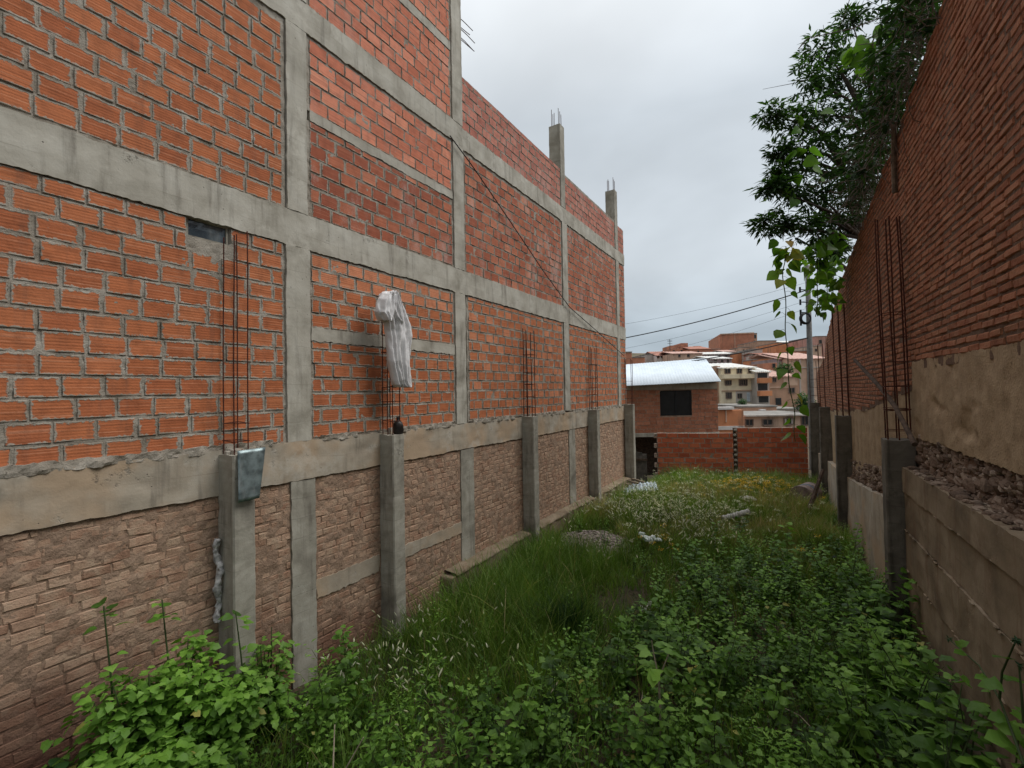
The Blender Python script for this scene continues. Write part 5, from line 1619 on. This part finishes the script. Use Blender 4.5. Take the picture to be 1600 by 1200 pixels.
# dry stalks at the bottom
for lab, p0, p1 in (('upright pale dry stalk at the bottom edge left of centre', (520, 1215), (523, 1132)), ('slanting pale dry stalk at the bottom edge, right of the upright one', (538, 1205), (568, 1152)), ('short pale dry stalk stub at the bottom edge', (478, 1215), (481, 1192))):
    a, b = on_level(*p0, -2.62), on_level(*p1, -2.40)
    b = a + (b - a); a2 = a + (a - b) * .8; a2[2] = float(gh(a2[0], a2[1]))
    mb = MB(); tube(mb, [a2, a, b], [.006, .006, .004], 5); tag(mb.build('dry_stalk', M['stalk']), lab, 'stalk')

# dead twigs lying through the undergrowth
mb = MB()
x, y = sample(130, lambda x, y: clear(x, y))
for i in range(len(x)):
    z = float(gh(x[i], y[i])) + rng.uniform(.05, .25); d = rvec(1, .5)[0] * rng.uniform(.12, .4)
    tube(mb, [(x[i], y[i], z), (x[i] + d[0] * .5 + .02, y[i] + d[1] * .5, z + d[2] * .5 + .02), (x[i] + d[0], y[i] + d[1], z + d[2])], rng.uniform(.002, .005), 4)
tag(mb.build('dead_twigs', M['stalk']), kind='stuff')

# dark tussock of grass in the centre
q = ongrid(885, 1000)
x = q[0] + rng.normal(0, .14, 900); y = q[1] + rng.normal(0, .14, 900)
mb = MB(); grass_mesh(mb, x, y, rng.uniform(.35, .75, 900), rng.uniform(.004, .007, 900), .6, np.clip(rng.normal(.08, .08, 900), 0, 1))
tag(mb.build('grass_tussock', M['weed_dark']), 'dark bluish green grass tussock in the middle of the lot', 'grass tussock')

# small green plant on the gravel heap
T = weed(.32, .07, 'simple', 4, .7, .05, .6, .005)
o = MB(); o.instances(T, np.array([[0, 0, 0.]]), np.zeros(1), np.ones((1, 2)), None, 0)
tag(o.build('small_plant', [M['weed_dark'], M['stem']], loc=(gp.location.x + .35, gp.location.y - .1, gp.location.z + .08)), 'small green plant growing on the gravel heap', 'plant')

# ------------------------------------------------------------------ tree behind the right wall
TX, TY = 2.15, 11.6
tr = thing('fruit_tree', 'dark leafy tree growing behind the right wall and overhanging the lot', 'tree', (TX, TY, -3.3))
T0 = np.array([TX, TY, -3.3])
cl_ = [(1285, 75, 9.6, .42), (1265, 125, 9.3, .45), (1310, 110, 9.6, .5), (1345, 90, 9.8, .45), (1245, 185, 9.0, .36), (1208, 178, 8.8, .24), (1285, 180, 9.2, .55), (1330, 170, 9.5, .55), (1370, 140, 9.8, .5), (1395, 60, 9.8, .45),
       (1415, 20, 9.6, .4), (1255, 240, 9.0, .42), (1222, 232, 8.8, .26), (1300, 240, 9.3, .5), (1345, 230, 9.6, .5), (1380, 210, 9.8, .45), (1235, 290, 8.9, .36), (1204, 292, 8.7, .24), (1275, 300, 9.1, .48), (1315, 295, 9.5, .48), (1355, 280, 9.9, .42),
       (1230, 345, 8.8, .32), (1196, 352, 8.7, .22), (1265, 350, 9.1, .40), (1305, 345, 9.6, .42), (1335, 335, 10, .35), (1290, 385, 9.8, .34), (1318, 385, 10.6, .3), (1330, 30, 9.9, .3), (1215, 270, 8.8, .2), (1440, 10, 9.4, .35), (1365, 300, 10.2, .3), (1432, 50, 8.4, .35), (1425, 100, 8.5, .34), (1405, 150, 8.7, .36), (1385, 185, 9.0, .36), (1368, 245, 9.3, .34), (1400, 105, 9.0, .4), (1450, 15, 8.2, .35)]
ctr = np.array([at(a, b, c) for a, b, c, d in cl_]) - T0
tk = MB()
fork = np.array([-.55, .2, 5.0])
tube(tk, [(0, 0, 0), (-.05, .05, 2.2), (-.2, .1, 3.8), fork], [.16, .14, .12, .10], 9, cap=False)
tk.build('trunk', M['bark'], tr, smooth=True)
lm = MB()
hub = [fork, np.array([-.9, .1, 6.3]), np.array([-1.1, 0, 7.6]), np.array([-.6, -.2, 8.2])]
tube(lm, hub, [.10, .075, .05, .03], 7, cap=False)
for i, c in enumerate(ctr):
    hb = min(hub, key=lambda h_: np.linalg.norm(c - h_) + (2 if h_[2] > c[2] + .3 else 0))
    mid = (hb + c) / 2 + rng.normal(0, .12, 3) + [0, 0, .1]
    tube(lm, [hb, mid, c], [.04, .025, .008], 5, cap=False)
    for k in range(7):
        e = c + rng.normal(0, 1, 3) * cl_[i][3] * .6; tube(lm, [c, (c + e) / 2 + rng.normal(0, .03, 3), e], [.009, .006, .003], 4, cap=False)
bl = at(1322, 420, 11.8) - T0
tube(lm, [bl, at(1300, 402, 11.2) - T0, at(1272, 388, 10.4) - T0, at(1245, 372, 9.6) - T0], [.05, .045, .03, .01], 6, cap=False)
lm.build('limbs', M['bark'], tr, smooth=True)
fo = MB()
for i, c in enumerate(ctr):
    rad = cl_[i][3]
    for s in range(int(20 + 46 * rad)):            # leafy shoots: bunches of drooping lance leaves
        o_ = rng.normal(0, 1, 3); o_ /= np.linalg.norm(o_); o_ *= rad * rng.random() ** .45; o_[2] *= .85
        m = rng.integers(9, 16); d = rvec(m, .6); d = d + o_ / rad * .6 + [0, 0, -.15]
        P = c + o_ + d * rng.uniform(.0, .07, (m, 1))
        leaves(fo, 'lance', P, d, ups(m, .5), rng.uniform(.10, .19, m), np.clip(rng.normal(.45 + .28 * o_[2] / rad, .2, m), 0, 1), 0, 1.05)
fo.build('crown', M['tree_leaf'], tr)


# hanging vine with large pale green leaves
def vine(label, strands, nleaf, ls, extra=(), group=None):
    t = thing('hanging_vine', label, 'vine', tuple(at(*strands[0][0])), 0)
    o0 = np.array(t.location); st, lf = MB(), MB()
    for sidx, S_ in enumerate(strands):
        st = MB()
        p = np.array([at(*q) for q in S_]) - o0
        tt_ = np.linspace(0, len(p) - 1, 30); pp = np.column_stack([np.interp(tt_, np.arange(len(p)), p[:, k]) for k in range(3)])
        pp[:, :2] += .015 * np.sin(tt_ * 5)[:, None]
        tube(st, pp, .008, 4, 0, .5, cap=False)
        n = nleaf[sidx]
        for i in range(n):
            q = pp[int((i + .5) / n * 29)]; a = rng.uniform(0, 6.28); side = 1 if i % 2 else -1
            d = np.array([.857 * side * rng.uniform(.5, 1), .515 * side * rng.uniform(.5, 1), rng.uniform(-.3, .3)]) + rng.normal(0, .2, 3)
            b = q + d / np.linalg.norm(d) * .10
            tube(st, [q, (q + b) / 2 + [0, 0, .02], b], .003, 3, 0, .5, cap=False)
            leaves(lf, 'heart', b[None], (d + [0, 0, -.9])[None], (ups(1, .6) * .6 + rng.normal(0, .5, (1, 3))), [ls * rng.uniform(.7, 1.2)], [np.clip(rng.normal(.45, .25), 0, .9)])
        st.build('stem', M['stem'], t)
    for (px, py, Z, r, n, lo, hi) in extra:
        c = at(px, py, Z) - o0; P = c + rng.normal(0, r, (n, 3)); d = rvec(n, .5) + [0, 0, -.6]
        leaves(lf, 'heart', P, d, ups(n, .8), ls * rng.uniform(.6, 1.1, n), rng.uniform(lo, hi, n))
    lf.build('leaves', M['vine_leaf'], t)


vine('long vine strand of large single leaves hanging down against the sky and hillside', [[(1228, 385, 8.4), (1224, 430, 8.4), (1228, 500, 8.35), (1230, 570, 8.35), (1240, 640, 8.3), (1243, 690, 8.3)]], [26], .22, [(1212, 395, 8.5, .10, 7, .0, .4), (1237, 392, 8.5, .09, 9, .88, 1.), (1228, 412, 8.5, .07, 6, .7, .95)])
vine('curtain of bright yellow-green vine leaves hanging beside the utility pole', [[(1275, 395, 10), (1278, 440, 10), (1275, 495, 10)], [(1290, 395, 10.3), (1293, 440, 10.3), (1290, 480, 10.3)], [(1302, 400, 11), (1303, 450, 11), (1298, 480, 11)]], [10, 12, 10], .21, [(1280, 410, 10.2, .16, 30, .2, .8), (1292, 430, 10.4, .18, 34, .3, .85), (1288, 460, 10.3, .16, 24, .3, .8), (1300, 465, 11, .12, 16, .3, .8), (1268, 400, 9.8, .14, 18, .1, .6), (1300, 410, 10.6, .16, 22, .2, .7), (1282, 480, 10.2, .09, 9, .3, .8)])
vine('large fresh vine leaves draped over the upper right of the tree crown', [[(1400, 30, 8.4), (1360, 60, 8.6), (1330, 80, 8.7)], [(1290, 390, 9.4), (1300, 360, 9.3), (1310, 400, 9.6)]], [5, 5], .30, [(1335, 78, 8.7, .10, 6, .3, .7), (1375, 45, 8.6, .10, 6, .3, .7), (1290, 380, 9.2, .16, 14, .0, .4), (1260, 230, 8.5, .25, 8, .1, .5), (1240, 280, 8.4, .2, 7, .1, .5), (1330, 110, 8.9, .06, 3, .4, .7), (1270, 170, 8.6, .1, 3, .3, .6)])

# dry tangle on top of the right wall
t0 = np.array([1.25, 7.4, 3.3])
dt = thing('dry_climber', 'tangle of dead grey creeper stems and dark leaves on top of the right wall', 'plant', tuple(t0))
st, lf = MB(), MB()
for k in range(420):
    tw = rng.uniform(5.6, 10.8); zt = float(np.interp(tw, T_, TZ)); xw = 1.45 - .033 * tw
    a = np.array([xw - rng.uniform(-.10, .12), tw, zt + rng.uniform(.0, .75)])
    pts = [a]; d = rng.normal(0, 1, 3)
    for q in range(7):
        d = d * .6 + rng.normal(0, .55, 3) + [0, 0, -.18]; pts.append(pts[-1] + d * .085)
    pts = np.array(pts) - t0
    tube(st, pts, rng.uniform(.002, .006), 4, 0, .5, cap=False)
for k in range(240):
    tw = rng.uniform(5.6, 10.5); zt = float(np.interp(tw, T_, TZ)); xw = 1.45 - .033 * tw
    m = 12; c = np.array([xw + rng.uniform(-.40, .12), tw, zt + abs(rng.normal(0, .45)) + .05]) - t0
    d = rvec(m, .6) + [0, 0, -.3]; leaves(lf, 'lance', c + d * .05, d, ups(m, .5), rng.uniform(.08, .16, m), np.clip(rng.normal(.15, .15, m), 0, 1), 0, 1.2)
st.build('dead_stems', M['dryvine'], dt); lf.build('leaves', M['tree_leaf'], dt)

# trees on the hillside
for (px, py, Z, r, lab) in [(1225, 580, 52, 1.0, 'dark green bush between the tan house and the red tile roof'), (1258, 630, 34, .75, 'deep green bush beside the pole at the right of the low roofs'), (1160, 630, 40, .4, 'small green bush on the rough roof edge below the cream block')]:
    c = at(px, py, Z); zg = c[2] - r * 1.6
    t = thing('bush', lab, 'bush', (float(c[0]), float(c[1]), float(zg)))
    mb = MB(); tube(mb, [(0, 0, 0), (0, 0, r * 1.5)], [.12, .05], 6); mb.build('trunk', M['bark'], t)
    mb = MB(); n = 900; o_ = rng.normal(0, 1, (n, 3)); o_ /= np.linalg.norm(o_, axis=1)[:, None]; o_ *= (r * rng.random(n) ** .4 * (1 + .3 * vnoise(o_[:, 0] * 2, o_[:, 1] * 2, o_[:, 2] * 2, 4)))[:, None]
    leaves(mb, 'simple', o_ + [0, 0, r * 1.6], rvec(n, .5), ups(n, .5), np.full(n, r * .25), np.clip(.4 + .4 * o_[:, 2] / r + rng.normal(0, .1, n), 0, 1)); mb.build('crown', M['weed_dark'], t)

# ------------------------------------------------------------------ sky, sun, camera
SE, SR = R(52), R(60)
w = bpy.data.worlds.new('World'); bpy.context.scene.world = w; w.use_nodes = True
nt = w.node_tree; nt.nodes.clear()
N = nt.nodes.new; Lk = nt.links.new
out = N('ShaderNodeOutputWorld')
sky = N('ShaderNodeTexSky'); sky.sky_type = 'NISHITA'; sky.sun_disc = False; sky.sun_elevation = SE; sky.sun_rotation = SR
b1 = N('ShaderNodeBackground'); b1.inputs[1].default_value = .08; Lk(sky.outputs[0], b1.inputs[0])
tc = N('ShaderNodeTexCoord'); sp = N('ShaderNodeSeparateXYZ'); Lk(tc.outputs['Generated'], sp.inputs[0])
def mth(op, a, b=0.):
    nd = N('ShaderNodeMath'); nd.operation = op
    for i, v in enumerate((a, b)):
        if isinstance(v, bpy.types.NodeSocket): Lk(v, nd.inputs[i])
        else: nd.inputs[i].default_value = v
    return nd.outputs[0]
zc = mth('MAXIMUM', sp.outputs[2], 0.)
dv = mth('ADD', zc, .22)
cb = N('ShaderNodeCombineXYZ'); Lk(mth('DIVIDE', sp.outputs[0], dv), cb.inputs[0]); Lk(mth('DIVIDE', sp.outputs[1], dv), cb.inputs[1])
n1 = N('ShaderNodeTexNoise'); Lk(cb.outputs[0], n1.inputs['Vector']); n1.inputs['Scale'].default_value = .75; n1.inputs['Detail'].default_value = 5.; n1.inputs['Roughness'].default_value = .5; n1.inputs['Distortion'].default_value = .3
rp = N('ShaderNodeValToRGB'); Lk(zc, rp.inputs[0]); cr = rp.color_ramp
st = [(0, (.45, .535, .60)), (.10, (.49, .575, .645)), (.24, (.68, .745, .80)), (.50, (.70, .765, .825)), (.72, (1.15, 1.19, 1.22)), (1., (2.5, 2.52, 2.55))]
while len(cr.elements) < len(st): cr.elements.new(.5)
for e, (p, c) in zip(cr.elements, st): e.position = p; e.color = (*c, 1)
mr = N('ShaderNodeMapRange'); Lk(n1.outputs['Fac'], mr.inputs[0])
for i, v in ((1, .32), (2, .68), (3, .74), (4, 1.16)): mr.inputs[i].default_value = v
vm = N('ShaderNodeVectorMath'); vm.operation = 'SCALE'; Lk(rp.outputs[0], vm.inputs[0])
# sky dimmed behind the viewer, an added falloff that darkens surfaces facing the camera
md = N('ShaderNodeMapRange'); Lk(sp.outputs[1], md.inputs[0])
for i, v in ((1, -.9), (2, .5), (3, .44), (4, 1.0)): md.inputs[i].default_value = v
Lk(mth('MULTIPLY', mr.outputs[0], md.outputs[0]), vm.inputs[3])
b2 = N('ShaderNodeBackground'); Lk(vm.outputs[0], b2.inputs[0]); b2.inputs[1].default_value = 1.
mx = N('ShaderNodeMixShader'); mx.inputs[0].default_value = .95; Lk(b1.outputs[0], mx.inputs[1]); Lk(b2.outputs[0], mx.inputs[2])
Lk(mx.outputs[0], out.inputs[0])
sl = bpy.data.lights.new('sun', 'SUN'); sl.energy = 2.0; sl.angle = R(30); sl.color = (1, .97, .93)
so = bpy.data.objects.new('sun', sl); C.objects.link(so)
sd = Vector((math.sin(SR) * math.cos(SE), math.cos(SR) * math.cos(SE), math.sin(SE)))
so.rotation_euler = sd.to_track_quat('Z', 'Y').to_euler(); so.location = (0, 0, 20)

cam = bpy.data.cameras.new('camera'); co = bpy.data.objects.new('camera', cam); C.objects.link(co)
cam.sensor_width = 36; cam.lens = F / 1600 * 36; cam.clip_start = .05; cam.clip_end = 2000
B = CAMM
co.matrix_world = Matrix(((B[0][0], -B[0][1], -B[0][2], 0), (B[1][0], -B[1][1], -B[1][2], 0), (B[2][0], -B[2][1], -B[2][2], 0), (0, 0, 0, 1)))
sc = bpy.context.scene; sc.camera = co
sc.view_settings.view_transform = 'Standard'; sc.view_settings.look = 'None'; sc.view_settings.exposure = 0; sc.view_settings.gamma = 1
sc.render.engine = 'CYCLES'
sc.cycles.max_bounces = 6; sc.cycles.diffuse_bounces = 4; sc.cycles.use_denoising = True
